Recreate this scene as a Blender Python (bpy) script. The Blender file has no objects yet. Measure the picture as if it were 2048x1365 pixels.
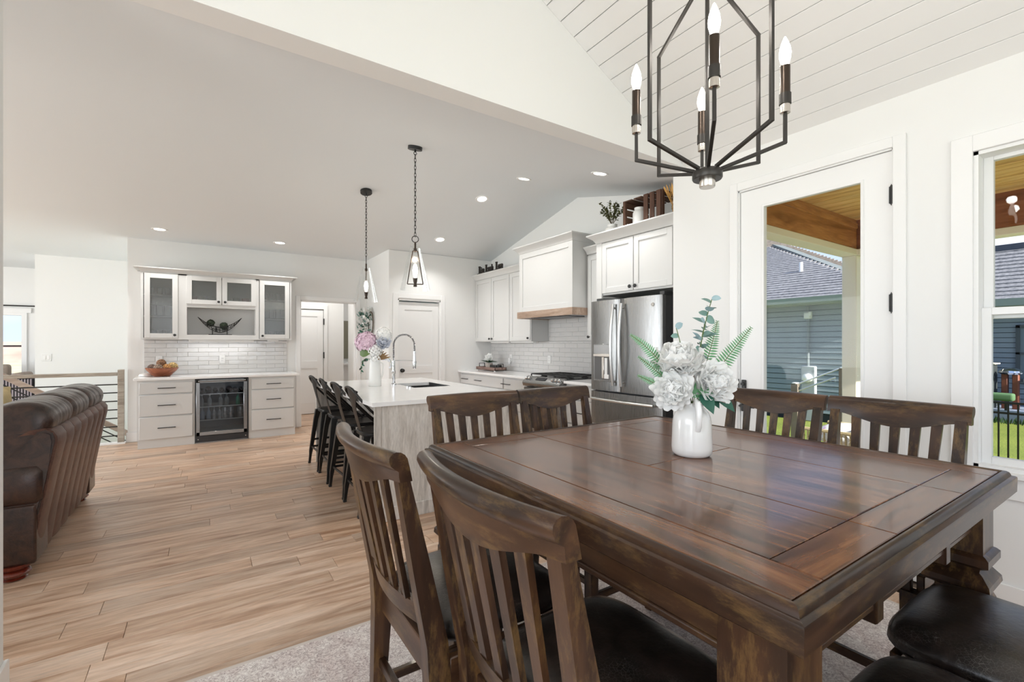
import bpy, bmesh, math, random
from mathutils import Vector, Matrix
random.seed(7)
S = bpy.context.scene
COL = S.collection
PI = math.pi
R = math.radians

# ------------------------------------------------------------------ camera, world, sun, big lights, exposure
cam_d = bpy.data.cameras.new('camera')
cam = bpy.data.objects.new('camera', cam_d)
COL.objects.link(cam)
cam.location = (0, 0, 1.34)
cam.rotation_euler = (R(90), 0, R(-33.69))
cam_d.sensor_width = 36
cam_d.lens = 36 * 923.4 / 2048
cam_d.shift_y = 6.7 / 2048
cam_d.clip_start = 0.02
S.camera = cam

S.view_settings.view_transform = 'Standard'
S.view_settings.look = 'None'
S.view_settings.gamma = 1
S.view_settings.use_curve_mapping = False
S.view_settings.exposure = 0.0
S.cycles.max_bounces = 10
S.cycles.diffuse_bounces = 6
S.cycles.glossy_bounces = 4
S.cycles.transmission_bounces = 6
S.cycles.transparent_max_bounces = 12
S.cycles.caustics_reflective = False
S.cycles.caustics_refractive = False
S.cycles.sample_clamp_indirect = 6.0

W = bpy.data.worlds.new('sky')
S.world = W
W.use_nodes = True
nt = W.node_tree
nt.nodes.clear()
wo = nt.nodes.new('ShaderNodeOutputWorld')
bg = nt.nodes.new('ShaderNodeBackground')
tc = nt.nodes.new('ShaderNodeTexCoord')
sx = nt.nodes.new('ShaderNodeSeparateXYZ')
rp = nt.nodes.new('ShaderNodeValToRGB')
nz = nt.nodes.new('ShaderNodeTexNoise')
cr = nt.nodes.new('ShaderNodeValToRGB')
mx = nt.nodes.new('ShaderNodeMixRGB')
nt.links.new(tc.outputs['Generated'], sx.inputs[0])
nt.links.new(sx.outputs['Z'], rp.inputs[0])
rp.color_ramp.elements[0].position = 0.0
rp.color_ramp.elements[0].color = (0.60, 0.70, 0.88, 1)
rp.color_ramp.elements[1].position = 0.55
rp.color_ramp.elements[1].color = (0.22, 0.38, 0.78, 1)
nz.inputs['Scale'].default_value = 3.2
nz.inputs['Detail'].default_value = 6
nt.links.new(tc.outputs['Generated'], nz.inputs['Vector'])
nt.links.new(nz.outputs['Fac'], cr.inputs[0])
cr.color_ramp.elements[0].position = 0.50
cr.color_ramp.elements[1].position = 0.68
nt.links.new(cr.outputs['Color'], mx.inputs['Fac'])
nt.links.new(rp.outputs['Color'], mx.inputs['Color1'])
mx.inputs['Color2'].default_value = (0.80, 0.84, 0.90, 1)
nt.links.new(mx.outputs['Color'], bg.inputs['Color'])
bg.inputs['Strength'].default_value = 1.5
nt.links.new(bg.outputs[0], wo.inputs[0])


def add_light(name, kind, loc, energy, rot=(0, 0, 0), size=None, color=(1, 1, 1), size_y=None, spread=None):
    d = bpy.data.lights.new(name, kind)
    d.energy = energy
    d.color = color
    if kind == 'AREA':
        d.shape = 'RECTANGLE' if size_y else 'DISK'
        d.size = size
        if size_y:
            d.size_y = size_y
        if spread:
            d.spread = spread
    elif kind in ('POINT', 'SPOT') and size:
        d.shadow_soft_size = size
    o = bpy.data.objects.new(name, d)
    o.location = loc
    o.rotation_euler = rot
    COL.objects.link(o)
    return o


sun = add_light('sun', 'SUN', (0, -10, 20), 11.0, (R(60), 0, R(-3)), color=(1, 0.95, 0.87))
sun.data.angle = R(0.6)
# added area lamps imitating daylight from unseen windows behind and left of the camera
DAY_FILL = (0.92, 0.967, 1.0)
add_light('rear_daylight_fill', 'AREA', (0.55, -2.52, 1.55), 54, (R(90), 0, 0), 3.6, DAY_FILL, 2.2)
add_light('dining_daylight_fill', 'AREA', (-2.12, -0.3, 1.5), 80, (R(90), 0, R(-90)), 3.0, DAY_FILL, 1.9)
add_light('living_daylight_fill', 'AREA', (-6.9, 6.6, 1.45), 360, (R(90), 0, R(-90)), 7.0, DAY_FILL, 2.2)
add_light('stair_fill', 'AREA', (-5.2, 11.9, 1.5), 25, (R(90), 0, R(180)), 2.6, DAY_FILL, 1.9)  # added fill lamp for the stair side, tied to no window

# ------------------------------------------------------------------ node helpers / materials
MATS = {}


def srgb(r, g, b):
    f = lambda v: (v / 255 / 12.92) if v / 255 <= 0.04045 else ((v / 255 + 0.055) / 1.055) ** 2.4
    return (f(r), f(g), f(b), 1)


class N:
    def __init__(s, name):
        s.m = bpy.data.materials.new(name)
        s.m.use_nodes = True
        s.t = s.m.node_tree
        s.b = s.t.nodes['Principled BSDF']
        s.out = s.t.nodes['Material Output']

    def n(s, typ, **kw):
        x = s.t.nodes.new(typ)
        for k, v in kw.items():
            if k in x.inputs:
                x.inputs[k].default_value = v
            else:
                setattr(x, k, v)
        return x

    def l(s, a, b):
        s.t.links.new(a, b)

    def coords(s, scale=(1, 1, 1), kind='Object', rnd=False):
        c = s.n('ShaderNodeTexCoord')
        mp = s.n('ShaderNodeMapping')
        mp.inputs['Scale'].default_value = scale
        s.l(c.outputs[kind], mp.inputs[0])
        if rnd:
            oi = s.n('ShaderNodeObjectInfo')
            mu = s.n('ShaderNodeMath', operation='MULTIPLY')
            mu.inputs[1].default_value = 37.0
            s.l(oi.outputs['Random'], mu.inputs[0])
            cb = s.n('ShaderNodeCombineXYZ')
            for i in range(3):
                s.l(mu.outputs[0], cb.inputs[i])
            s.l(cb.outputs[0], mp.inputs['Location'])
        return mp.outputs[0]

    def noise(s, vec, scale=5, detail=4, rough=0.55, dist=0):
        x = s.n('ShaderNodeTexNoise')
        x.inputs['Scale'].default_value = scale
        x.inputs['Detail'].default_value = detail
        x.inputs['Roughness'].default_value = rough
        x.inputs['Distortion'].default_value = dist
        s.l(vec, x.inputs['Vector'])
        return x.outputs['Fac']

    def ramp(s, fac, stops):
        x = s.n('ShaderNodeValToRGB')
        e = x.color_ramp.elements
        while len(e) < len(stops):
            e.new(0.5)
        for i, (p, c) in enumerate(stops):
            e[i].position = p
            e[i].color = c if len(c) == 4 else (*c, 1)
        s.l(fac, x.inputs[0])
        return x.outputs['Color']

    def mix(s, a, b, fac, mode='MIX'):
        x = s.n('ShaderNodeMixRGB', blend_type=mode)
        for sock, v in ((x.inputs['Color1'], a), (x.inputs['Color2'], b), (x.inputs['Fac'], fac)):
            if hasattr(v, 'links'):
                s.l(v, sock)
            else:
                sock.default_value = v
        return x.outputs['Color']

    def bump(s, h, strength=0.2, dist=0.01):
        x = s.n('ShaderNodeBump')
        x.inputs['Strength'].default_value = strength
        x.inputs['Distance'].default_value = dist
        s.l(h, x.inputs['Height'])
        s.l(x.outputs[0], s.b.inputs['Normal'])
        return x

    def set(s, **kw):
        for k, v in kw.items():
            k = k.replace('_', ' ')
            if hasattr(v, 'links'):
                s.l(v, s.b.inputs[k])
            else:
                s.b.inputs[k].default_value = v
        return s


def mat(name, col, rough=0.5, metal=0.0, coat=0.0, var=0.0, vscale=6, bump=0.0, bscale=40, spec=0.5, vs=(1, 1, 1)):
    a = N(name)
    a.set(Roughness=rough, Metallic=metal, Coat_Weight=coat)
    a.b.inputs['Specular IOR Level'].default_value = spec
    if len(col) == 3:
        col = (*col, 1)
    if var or bump:
        v = a.coords(vs)
    if var:
        f = a.noise(v, vscale)
        lo = tuple(c * (1 - var) for c in col[:3]) + (1,)
        hi = tuple(min(1, c * (1 + var)) for c in col[:3]) + (1,)
        a.set(Base_Color=a.ramp(f, [(0.3, lo), (0.7, hi)]))
    else:
        a.set(Base_Color=col)
    if bump:
        a.bump(a.noise(v, bscale, 3), bump)
    return a.m


def emis(name, col, strength):
    a = N(name)
    a.set(Base_Color=(*col, 1), Emission_Color=(*col, 1), Emission_Strength=strength)
    return a.m


def glass(name, tint=(1, 1, 1), refl=0.5, rough=0.0, ior=1.45, body=None, bodyfac=0.0):
    """thin pane: transparent with a fresnel reflection (and an optional milky share)"""
    a = N(name)
    a.t.nodes.remove(a.b)
    tr = a.n('ShaderNodeBsdfTransparent')
    tr.inputs[0].default_value = (*tint, 1)
    gl = a.n('ShaderNodeBsdfGlossy')
    gl.inputs['Roughness'].default_value = rough
    fr = a.n('ShaderNodeFresnel')
    fr.inputs['IOR'].default_value = ior
    m1 = a.n('ShaderNodeMath', operation='MULTIPLY')
    m1.inputs[1].default_value = refl * 2
    m1.use_clamp = True
    a.l(fr.outputs[0], m1.inputs[0])
    ms = a.n('ShaderNodeMixShader')
    a.l(m1.outputs[0], ms.inputs[0])
    a.l(tr.outputs[0], ms.inputs[1])
    a.l(gl.outputs[0], ms.inputs[2])
    last = ms.outputs[0]
    if body:
        df = a.n('ShaderNodeBsdfDiffuse')
        df.inputs[0].default_value = (*body, 1)
        m2 = a.n('ShaderNodeMixShader')
        m2.inputs[0].default_value = bodyfac
        a.l(last, m2.inputs[1])
        a.l(df.outputs[0], m2.inputs[2])
        last = m2.outputs[0]
    a.l(last, a.out.inputs[0])
    return a.m


def wood(name, dark, mid, light, axis='x', freq=1.0, rough=0.35, coat=0.0, blotch=0.0, blotch_col=None, bump=0.05, rnd=True, ringscale=7, tone=0.0):
    a = N(name)
    st = {'x': (0.12, 1, 1), 'y': (1, 0.12, 1), 'z': (1, 1, 0.12)}[axis]
    v = a.coords(tuple(q * freq for q in st), rnd=rnd)
    big = a.noise(v, ringscale, 3, 0.5, 1.6)
    fine = a.noise(v, ringscale * 9, 6, 0.65, 0.4)
    c = a.ramp(big, [(0.28, dark), (0.5, mid), (0.74, light)])
    fr = a.ramp(fine, [(0.25, (0.45, 0.45, 0.45, 1)), (0.62, (1, 1, 1, 1))])
    c = a.mix(c, fr, 0.55, 'MULTIPLY')
    if blotch:
        v2 = a.coords(tuple(0.28 if q < 1 else 1.0 for q in st), rnd=rnd)
        f2 = a.noise(v2, 20, 8, 0.75)
        f2r = a.ramp(f2, [(0.50, (0, 0, 0, 1)), (0.70, (1, 1, 1, 1))])
        mf = a.n('ShaderNodeMath', operation='MULTIPLY')
        mf.inputs[1].default_value = blotch
        a.l(f2r, mf.inputs[0])
        c = a.mix(c, blotch_col, mf.outputs[0])
    if tone:
        oi = a.n('ShaderNodeObjectInfo')
        tr = a.ramp(oi.outputs['Random'], [(0.0, (1 - tone,) * 3 + (1,)), (0.35, (1.0, 0.97 - tone * 0.2, 0.93 - tone * 0.35, 1)), (0.7, (1.0, 0.99, 0.985, 1)), (1.0, (1 - tone * 0.5, 1 - tone * 0.6, 1 - tone * 0.7, 1))])
        c = a.mix(c, tr, 1.0, 'MULTIPLY')
    a.b.inputs['Specular IOR Level'].default_value = 0.33
    a.set(Base_Color=c, Roughness=rough, Coat_Weight=coat, Coat_Roughness=0.09)
    if bump:
        a.bump(fine, bump, 0.004)
    return a.m


WALL = mat('painted_wall', (0.80, 0.80, 0.79), 0.75, bump=0.03, bscale=180)
CEIL = mat('painted_ceiling', (0.765, 0.80, 0.82), 0.85, bump=0.03, bscale=150)
TRIM = mat('white_trim_paint', (0.83, 0.83, 0.825), 0.38)
SHIP = mat('white_shiplap_paint', (0.83, 0.83, 0.825), 0.5)
GROOVE = mat('shadowed_subceiling', (0.25, 0.25, 0.25), 0.9)
CAB = mat('light_grey_cabinet_paint', (0.63, 0.63, 0.62), 0.42)
BLACK = mat('matte_black_metal', (0.012, 0.012, 0.012), 0.42, 0.0)
BLACKM = mat('black_iron', (0.016, 0.015, 0.014), 0.38, 0.3, var=0.3, vscale=12)
BRONZE = mat('gunmetal_rod', (0.05, 0.046, 0.042), 0.38, 0.6, var=0.15)
NICKEL = mat('brushed_nickel', (0.62, 0.58, 0.53), 0.25, 1.0)
CHROME = mat('polished_chrome', (0.75, 0.75, 0.76), 0.08, 1.0)
QUARTZ = mat('white_quartz', (0.86, 0.86, 0.855), 0.12, var=0.02, vscale=9)
CERAM = mat('white_glazed_ceramic', (0.84, 0.84, 0.83), 0.14, coat=0.4)
PORC = mat('white_matte_ceramic', (0.82, 0.82, 0.80), 0.4)
PLASTIC = mat('white_plastic', (0.80, 0.80, 0.79), 0.35)
DARKPL = mat('dark_plastic', (0.02, 0.02, 0.022), 0.3)


def steel(name, axis, col=(0.27, 0.27, 0.268), rough=0.29):
    a = N(name)
    st = {'x': (1, 60, 60), 'y': (60, 1, 60), 'z': (60, 60, 1)}[axis]
    v = a.coords(st)
    f = a.noise(v, 6, 3)
    a.set(Base_Color=(*col, 1), Metallic=1.0, Roughness=a.ramp(f, [(0.3, (rough * 0.8,) * 3 + (1,)), (0.7, (rough * 1.3,) * 3 + (1,))]))
    a.bump(f, 0.04, 0.002)
    return a.m


STEELZ = steel('brushed_steel_vertical', 'z')
STEELY = steel('brushed_steel_horizontal', 'y', rough=0.24)
STEELX = steel('brushed_steel_crosswise', 'x', rough=0.22)

# floor planks: pale blond oak, each plank its own tone
OAK = wood('blond_oak_plank', srgb(166, 130, 104), srgb(211, 182, 158), srgb(230, 208, 189), 'x', 1.0, 0.32, bump=0.06, ringscale=9, tone=0.27)
SUB = mat('dark_underfloor', (0.10, 0.07, 0.05), 0.9)
# dining set: dark worn walnut
DK = dict(dark=srgb(26, 17, 11), mid=srgb(58, 38, 26), light=srgb(90, 62, 41))
TBX = wood('walnut_top_crosswise', srgb(52, 29, 17), srgb(104, 64, 39), srgb(146, 98, 62), 'y', 1.6, 0.25, coat=0.36, blotch=0.10, blotch_col=srgb(50, 30, 20), bump=0.02, ringscale=11)
TBY = wood('walnut_top_lengthwise', srgb(52, 29, 17), srgb(104, 64, 39), srgb(146, 98, 62), 'x', 1.6, 0.25, coat=0.36, blotch=0.10, blotch_col=srgb(50, 30, 20), bump=0.02, ringscale=11)
WDX = wood('dark_walnut_x', axis='x', rough=0.32, coat=0.15, blotch=0.42, blotch_col=srgb(138, 106, 62), **DK)
WDY = wood('dark_walnut_y', axis='y', rough=0.32, coat=0.15, blotch=0.42, blotch_col=srgb(138, 106, 62), **DK)
WDZ = wood('dark_walnut_z', axis='z', rough=0.32, coat=0.15, blotch=0.6, blotch_col=srgb(138, 106, 62), **DK)


def leather(name, base, hi, rough, crack=0.0, wr=0.5):
    a = N(name)
    v = a.coords((1, 1, 1), rnd=True)
    f = a.noise(v, 14, 8, 0.7, 0.6)
    c = a.ramp(f, [(0.38, base), (0.72, hi)])
    if crack:
        vo = a.n('ShaderNodeTexVoronoi', feature='DISTANCE_TO_EDGE')
        vo.inputs['Scale'].default_value = 120
        a.l(v, vo.inputs['Vector'])
        cr_ = a.ramp(vo.outputs['Distance'], [(0.0, (1, 1, 1, 1)), (0.035, (0, 0, 0, 1))])
        pm = a.ramp(a.noise(v, 6, 4), [(0.50, (0, 0, 0, 1)), (0.68, (1, 1, 1, 1))])
        mm = a.n('ShaderNodeMath', operation='MULTIPLY')
        a.l(cr_, mm.inputs[0])
        a.l(pm, mm.inputs[1])
        m3 = a.n('ShaderNodeMath', operation='MULTIPLY')
        a.l(mm.outputs[0], m3.inputs[0])
        m3.inputs[1].default_value = crack
        c = a.mix(c, (0.35, 0.33, 0.31, 1), m3.outputs[0])
    a.set(Base_Color=c, Roughness=rough, Coat_Weight=0.25, Coat_Roughness=0.22)
    w = a.noise(a.coords((1, 1, 1), rnd=True), 55, 6, 0.6, 0.8)
    a.bump(w, 0.22 * wr, 0.006)
    return a.m


SEAT = leather('near_black_seat_leather', (0.008, 0.006, 0.005, 1), (0.034, 0.022, 0.018, 1), 0.30, 0.5, .8)
SOFA = leather('dark_brown_sofa_leather', (0.014, 0.006, 0.004, 1), (0.070, 0.029, 0.018, 1), 0.30, 0, 1.6)
SOFAB = leather('brown_sofa_back_leather', (0.072, 0.030, 0.020, 1), (0.140, 0.064, 0.042, 1), 0.46, 0, 0.3)
SOFAB.node_tree.nodes['Principled BSDF'].inputs['Specular IOR Level'].default_value = 0.25

# ------------------------------------------------------------------ mesh helpers


class MB:
    def __init__(s):
        s.bm = bmesh.new()

    def box(s, x0, y0, z0, x1, y1, z1, bev=0.0, seg=1):
        return s.obox(((x0 + x1) / 2, (y0 + y1) / 2, (z0 + z1) / 2), (abs(x1 - x0), abs(y1 - y0), abs(z1 - z0)), None, bev, seg)

    def obox(s, c, size, rot=None, bev=0.0, seg=1):
        m = Matrix.Translation(c)
        if rot is not None:
            m = m @ (rot.to_4x4() if not isinstance(rot, tuple) else Matrix.Rotation(rot[2], 4, 'Z') @ Matrix.Rotation(rot[1], 4, 'Y') @ Matrix.Rotation(rot[0], 4, 'X'))
        m = m @ Matrix.Diagonal((size[0], size[1], size[2], 1))
        g = bmesh.ops.create_cube(s.bm, size=1, matrix=m)
        if bev > 0:
            es = list({e for v in g['verts'] for e in v.link_edges})
            bmesh.ops.bevel(s.bm, geom=es, offset=bev, segments=seg, affect='EDGES', profile=0.6, clamp_overlap=True)
        return s

    def bar(s, p0, p1, w, h, bev=0.0, up=(0, 0, 1)):
        p0, p1 = Vector(p0), Vector(p1)
        d = p1 - p0
        L = d.length
        z = d.normalized()
        u = Vector(up)
        if abs(z.dot(u)) > 0.98:
            u = Vector((1, 0, 0))
        x = u.cross(z).normalized()
        y = z.cross(x)
        rot = Matrix((x, y, z)).transposed()
        return s.obox((p0 + p1) / 2, (w, h, L), rot, bev)

    def tube(s, pts, r, n=8, cap=True, closed=False):
        pts = [Vector(p) for p in pts]
        k = len(pts)
        rs = r if isinstance(r, (list, tuple)) else [r] * k
        rings = []
        prev = None
        for i, p in enumerate(pts):
            if closed:
                t = pts[(i + 1) % k] - pts[i - 1]
            elif i == 0:
                t = pts[1] - pts[0]
            elif i == k - 1:
                t = pts[-1] - pts[-2]
            else:
                t = (pts[i + 1] - p).normalized() + (p - pts[i - 1]).normalized()
            t.normalize()
            if prev is None:
                a = Vector((0, 0, 1)) if abs(t.z) < 0.9 else Vector((1, 0, 0))
                u = t.cross(a).normalized()
            else:
                u = (prev - t * prev.dot(t))
                if u.length < 1e-6:
                    u = t.orthogonal()
                u.normalize()
            prev = u
            w = t.cross(u)
            rings.append([s.bm.verts.new(p + (u * math.cos(2 * PI * j / n) + w * math.sin(2 * PI * j / n)) * rs[i]) for j in range(n)])
        m = k if closed else k - 1
        for i in range(m):
            a, b = rings[i], rings[(i + 1) % k]
            for j in range(n):
                s.bm.faces.new((a[j], a[(j + 1) % n], b[(j + 1) % n], b[j]))
        if cap and not closed:
            s.bm.faces.new(rings[0][::-1])
            s.bm.faces.new(rings[-1])
        return s

    def cyl(s, p0, p1, r, n=16, r2=None):
        return s.tube([p0, p1], [r, r if r2 is None else r2], n)

    def lathe(s, prof, c=(0, 0, 0), n=24, axis='z', sq=False):
        """prof: [(radius, height)]; sq makes a square section"""
        c = Vector(c)
        rings = []
        if sq:
            n = 4
        for r, h in prof:
            ring = []
            for j in range(n):
                a = 2 * PI * j / n + (PI / 4 if sq else 0)
                q = r * (math.sqrt(2) if sq else 1)
                x, y = q * math.cos(a), q * math.sin(a)
                v = {'z': (x, y, h), 'x': (h, x, y), 'y': (y, h, x)}[axis]
                ring.append(s.bm.verts.new(c + Vector(v)))
            rings.append(ring)
        for a, b in zip(rings, rings[1:]):
            for j in range(n):
                s.bm.faces.new((a[j], a[(j + 1) % n], b[(j + 1) % n], b[j]))
        if prof[0][0] > 1e-5:
            s.bm.faces.new(rings[0][::-1])
        if prof[-1][0] > 1e-5:
            s.bm.faces.new(rings[-1])
        bmesh.ops.remove_doubles(s.bm, verts=[v for r_ in (rings[0], rings[-1]) for v in r_], dist=1e-6)
        return s

    def prism(s, pts, vec):
        """polygon of 3D points pushed along vec"""
        vec = Vector(vec)
        a = [s.bm.verts.new(Vector(p)) for p in pts]
        b = [s.bm.verts.new(Vector(p) + vec) for p in pts]
        k = len(pts)
        s.bm.faces.new(a[::-1])
        s.bm.faces.new(b)
        for i in range(k):
            s.bm.faces.new((a[i], a[(i + 1) % k], b[(i + 1) % k], b[i]))
        return s

    def loft(s, sections, cap=True, closed=True):
        rs = [[s.bm.verts.new(Vector(p)) for p in sec] for sec in sections]
        n = len(rs[0])
        for a, b in zip(rs, rs[1:]):
            for j in range(n if closed else n - 1):
                s.bm.faces.new((a[j], a[(j + 1) % n], b[(j + 1) % n], b[j]))
        if cap:
            s.bm.faces.new(rs[0][::-1])
            s.bm.faces.new(rs[-1])
        return s

    def grid(s, f, nu, nv, thick=0.0):
        g = [[s.bm.verts.new(Vector(f(i / nu, j / nv))) for j in range(nv + 1)] for i in range(nu + 1)]
        fs = []
        for i in range(nu):
            for j in range(nv):
                fs.append(s.bm.faces.new((g[i][j], g[i + 1][j], g[i + 1][j + 1], g[i][j + 1])))
        if thick:
            s.bm.normal_update()
            bmesh.ops.solidify(s.bm, geom=fs, thickness=thick)
        return s

    def ball(s, c, r, seg=12, scale=(1, 1, 1), rot=None):
        m = Matrix.Translation(c)
        if rot is not None:
            m = m @ rot.to_4x4()
        m = m @ Matrix.Diagonal((*scale, 1))
        bmesh.ops.create_uvsphere(s.bm, u_segments=seg, v_segments=max(6, seg * 2 // 3), radius=r, matrix=m)
        return s

    def ico(s, c, r, sub=2, scale=(1, 1, 1)):
        m = Matrix.Translation(c) @ Matrix.Diagonal((*scale, 1))
        bmesh.ops.create_icosphere(s.bm, subdivisions=sub, radius=r, matrix=m)
        return s

    def leaf(s, base, d, up, L, w, curl=0.2, n=4, round_=False):
        """small bent leaf blade of a few quads"""
        base, d, up = Vector(base), Vector(d).normalized(), Vector(up)
        side = d.cross(up)
        if side.length < 1e-4:
            side = d.orthogonal()
        side.normalize()
        nn = side.cross(d).normalized()
        rows = []
        for i in range(n + 1):
            t = i / n
            wd = (math.sin(PI * (0.06 + 0.94 * t) ** (0.9 if round_ else 0.75)) ** (0.5 if round_ else 1.0)) * w / 2 + 1e-4
            p = base + d * (L * t) - nn * (curl * L * t * t)
            rows.append([s.bm.verts.new(p - side * wd + nn * wd * 0.25), s.bm.verts.new(p), s.bm.verts.new(p + side * wd + nn * wd * 0.25)])
        for a, b in zip(rows, rows[1:]):
            for j in range(2):
                s.bm.faces.new((a[j], a[j + 1], b[j + 1], b[j]))
        return s

    def xform(s, m):
        bmesh.ops.transform(s.bm, matrix=m, verts=s.bm.verts)
        return s


def rootof(o):
    while o.parent:
        o = o.parent
    return o


def obj(name, mb, m, parent=None, world=True, origin=None, smooth=38, kind=None):
    """one mesh object; parts built in world coordinates are shifted into their root's frame"""
    bm = mb.bm
    bmesh.ops.recalc_face_normals(bm, faces=bm.faces)
    if parent is not None and world:
        bmesh.ops.translate(bm, vec=-rootof(parent).location, verts=bm.verts)
    if parent is None and origin is not None:
        bmesh.ops.translate(bm, vec=-Vector(origin), verts=bm.verts)
    if smooth:
        lim = R(smooth)
        for f in bm.faces:
            f.smooth = True
        for e in bm.edges:
            if len(e.link_faces) == 2 and e.calc_face_angle(0) > lim:
                e.smooth = False
    me = bpy.data.meshes.new(name)
    bm.to_mesh(me)
    bm.free()
    o = bpy.data.objects.new(name, me)
    COL.objects.link(o)
    if m:
        me.materials.append(m)
    if parent is not None:
        o.parent = parent
    elif origin is not None:
        o.location = origin
    if kind:
        o['kind'] = kind
    return o


def tag(o, label, cat, group=None):
    o['label'] = label
    o['category'] = cat
    if group:
        o['group'] = group
    return o


def thing(name, label, cat, loc=(0, 0, 0), rz=0.0, group=None):
    o = bpy.data.objects.new(name, None)
    o.empty_display_size = 0.05
    COL.objects.link(o)
    o.location = loc
    o.rotation_euler = (0, 0, rz)
    return tag(o, label, cat, group)


def struct(name, mb, m, parent=None, origin=None, label=None, smooth=38):
    o = obj(name, mb, m, parent, origin=origin, smooth=smooth)
    if parent is None:
        o['kind'] = 'structure'
    if label:
        o['label'] = label
    return o


def dup(root, loc, rz=0.0, label=None, group=None):
    """copy of a thing with copies of its parts and their sub-parts"""
    r = root.copy()
    COL.objects.link(r)
    r.location = loc
    r.rotation_euler = (0, 0, rz)
    if label:
        r['label'] = label
    if group:
        r['group'] = group
    for ch in list(root.children):
        c = ch.copy()
        COL.objects.link(c)
        c.parent = r
        for g in list(ch.children):
            d = g.copy()
            COL.objects.link(d)
            d.parent = c
    return r


def piece(name, me, parent, loc, rot=(0, 0, 0), m=None):
    """a repeated piece (plank, tile, petal) sharing its mesh"""
    o = bpy.data.objects.new(name, me)
    COL.objects.link(o)
    if parent is not None:
        o.parent = parent
        loc = Vector(loc) - rootof(parent).location
    o.location = loc
    o.rotation_euler = rot
    return o


def mesh_of(mb, name, m, smooth=38):
    o = obj(name, mb, m, smooth=smooth)
    me = o.data
    bpy.data.objects.remove(o)
    return me
# ================================================================== THE SETTING
XD, XK = 3.35, 4.2            # porch wall plane, kitchen range wall plane
YH0, YH1 = 2.38, 2.53         # header between dining room and kitchen
YB, YP = 8.15, 6.95           # bar wall, pantry front
ZC, ZR, YR = 2.80, 3.325, 4.70
ZE, SL, XRG = 2.78, 0.515, 0.62   # dining eave height, slope, ridge
XL = -7.0

# floor ------------------------------------------------------------
fl = MB()
fl.box(XL - .1, -2.7, -.16, 4.4, 8.18, -.013)
fl.box(-.80, 8.18, -.16, 4.4, 12.6, -.013)
fl.box(XL - .1, 8.18, -.16, -3.42, 12.6, -.013)
fl.box(-3.4, 10.58, -.16, -.80, 12.6, -.013)
floor = struct('floor', fl, SUB)
PW = 0.15
rng = random.Random(3)
meshes = {}
for L in (0.62, 0.92, 1.22):
    mb = MB().box(-L / 2 + .0008, -PW / 2 + .0007, -.013, L / 2 - .0008, PW / 2 - .0007, 0)
    top = [e for e in mb.bm.edges if all(v.co.z > -.001 for v in e.verts)]
    bmesh.ops.bevel(mb.bm, geom=top, offset=.0016, segments=1, affect='EDGES')
    meshes[L] = mesh_of(mb, 'plank', OAK)
cands = []
k0 = int((-2.7 - 2.586) / PW) - 1
for k in range(k0, 70):
    yc = 2.586 + PW * (k + .5)
    if yc < -2.6 or yc > 8.1:
        continue
    x = XL - rng.random() * 1.2
    while x < 4.2:
        L = rng.choice((0.62, 0.92, 1.22, 1.22, 1.22))
        xc = x + L / 2
        x += L
        if xc - L / 2 < XL - .05 or xc + L / 2 > 4.28:
            if xc + L / 2 > 4.28 or xc + L / 2 < XL:
                continue
        seen = False
        for q in (xc - L / 2, xc, xc + L / 2):
            d = .5547 * q + .832 * yc
            r = .832 * q - .5547 * yc
            if d > .9 and abs(r / d) < 1.12 and 1.34 / d < .75:
                seen = True
        hid = (xc > 2.5 and yc > 3.4) or (xc > 1.15 and yc > 6.9) or (xc > 3.3)
        cands.append((0 if (seen and not hid) else 1, math.hypot(xc, yc), xc, yc, L))
cands.sort()
rest = MB()
for i, (_, _, xc, yc, L) in enumerate(cands):
    if i < 290:
        piece('plank', meshes[L], floor, (xc, yc, 0))
    else:
        rest.box(xc - L / 2 + .001, yc - PW / 2 + .0008, -.013, xc + L / 2 - .001, yc + PW / 2 - .0008, 0)
for (x0, y0, x1, y1) in ((-.87, 8.18, 4.2, 12.5), (XL, 8.18, -3.4, 12.5), (-3.4, 10.5, -.87, 12.5)):
    y = y0
    while y < y1 - .01:
        rest.box(x0, y + .001, -.013, x1, min(y + PW, y1) - .001, 0)
        y += PW
ro = obj('floor_planks', rest, OAK, floor)
ro['kind'] = 'stuff'

# walls --------------------------------------------------------------
w = MB()
for (y0, y1, z0, z1) in ((-2.6, -.45, 0, 2.8), (-.45, .672, 0, .70), (-.45, .672, 2.347, 2.8), (.672, 1.0, 0, 2.8), (1.0, 1.95, 2.5, 2.8), (1.95, YH1, 0, 2.8)):
    w.box(XD, y0, z0, XD + .15, y1, z1)
wall_right = struct('wall_right', w, WALL)
w = MB()
w.prism([(XK, YH1, 0), (XK, YP, 0), (XK, YP, ZC + .005), (XK, YR, ZR), (XK, YH1, ZC + .02)], (.15, 0, 0))
wall_kitchen = struct('wall_kitchen', w, WALL)
w = MB().box(XD + .15, YH0, 0, XK + .15, YH1, ZC + .02)
struct('wall_return', w, WALL)
w = MB()
w.box(2.36, YP, 0, 2.50, YP + .12, ZC)
w.box(2.50, YP, 2.065, 3.225, YP + .12, ZC)
w.box(3.225, YP, 0, XK + .15, YP + .12, ZC)
w.box(2.36, YP + .12, 0, 2.48, YB, ZC)
w.box(2.48, 7.7, 0, XK, 7.8, ZC)
wall_pantry = struct('wall_pantry', w, WALL)
w = MB()
w.box(-.87, YB, 0, 1.30, YB + .13, ZC)
w.box(1.30, YB, 2.06, 2.19, YB + .13, ZC)
w.box(2.19, YB, 0, 2.5, YB + .13, ZC)
w.box(-.87, YB + .13, -2.6, -.75, 10.5, ZC)
wall_bar = struct('wall_bar', w, WALL)
w = MB()
w.box(-2.28, 10.5, -2.6, -.75, 10.62, ZC)
w.box(-2.28, 10.62, 0, -2.16, 12.5, ZC)
w.box(-3.4, 8.18, -2.6, -3.3, 10.5, -.02)
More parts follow.
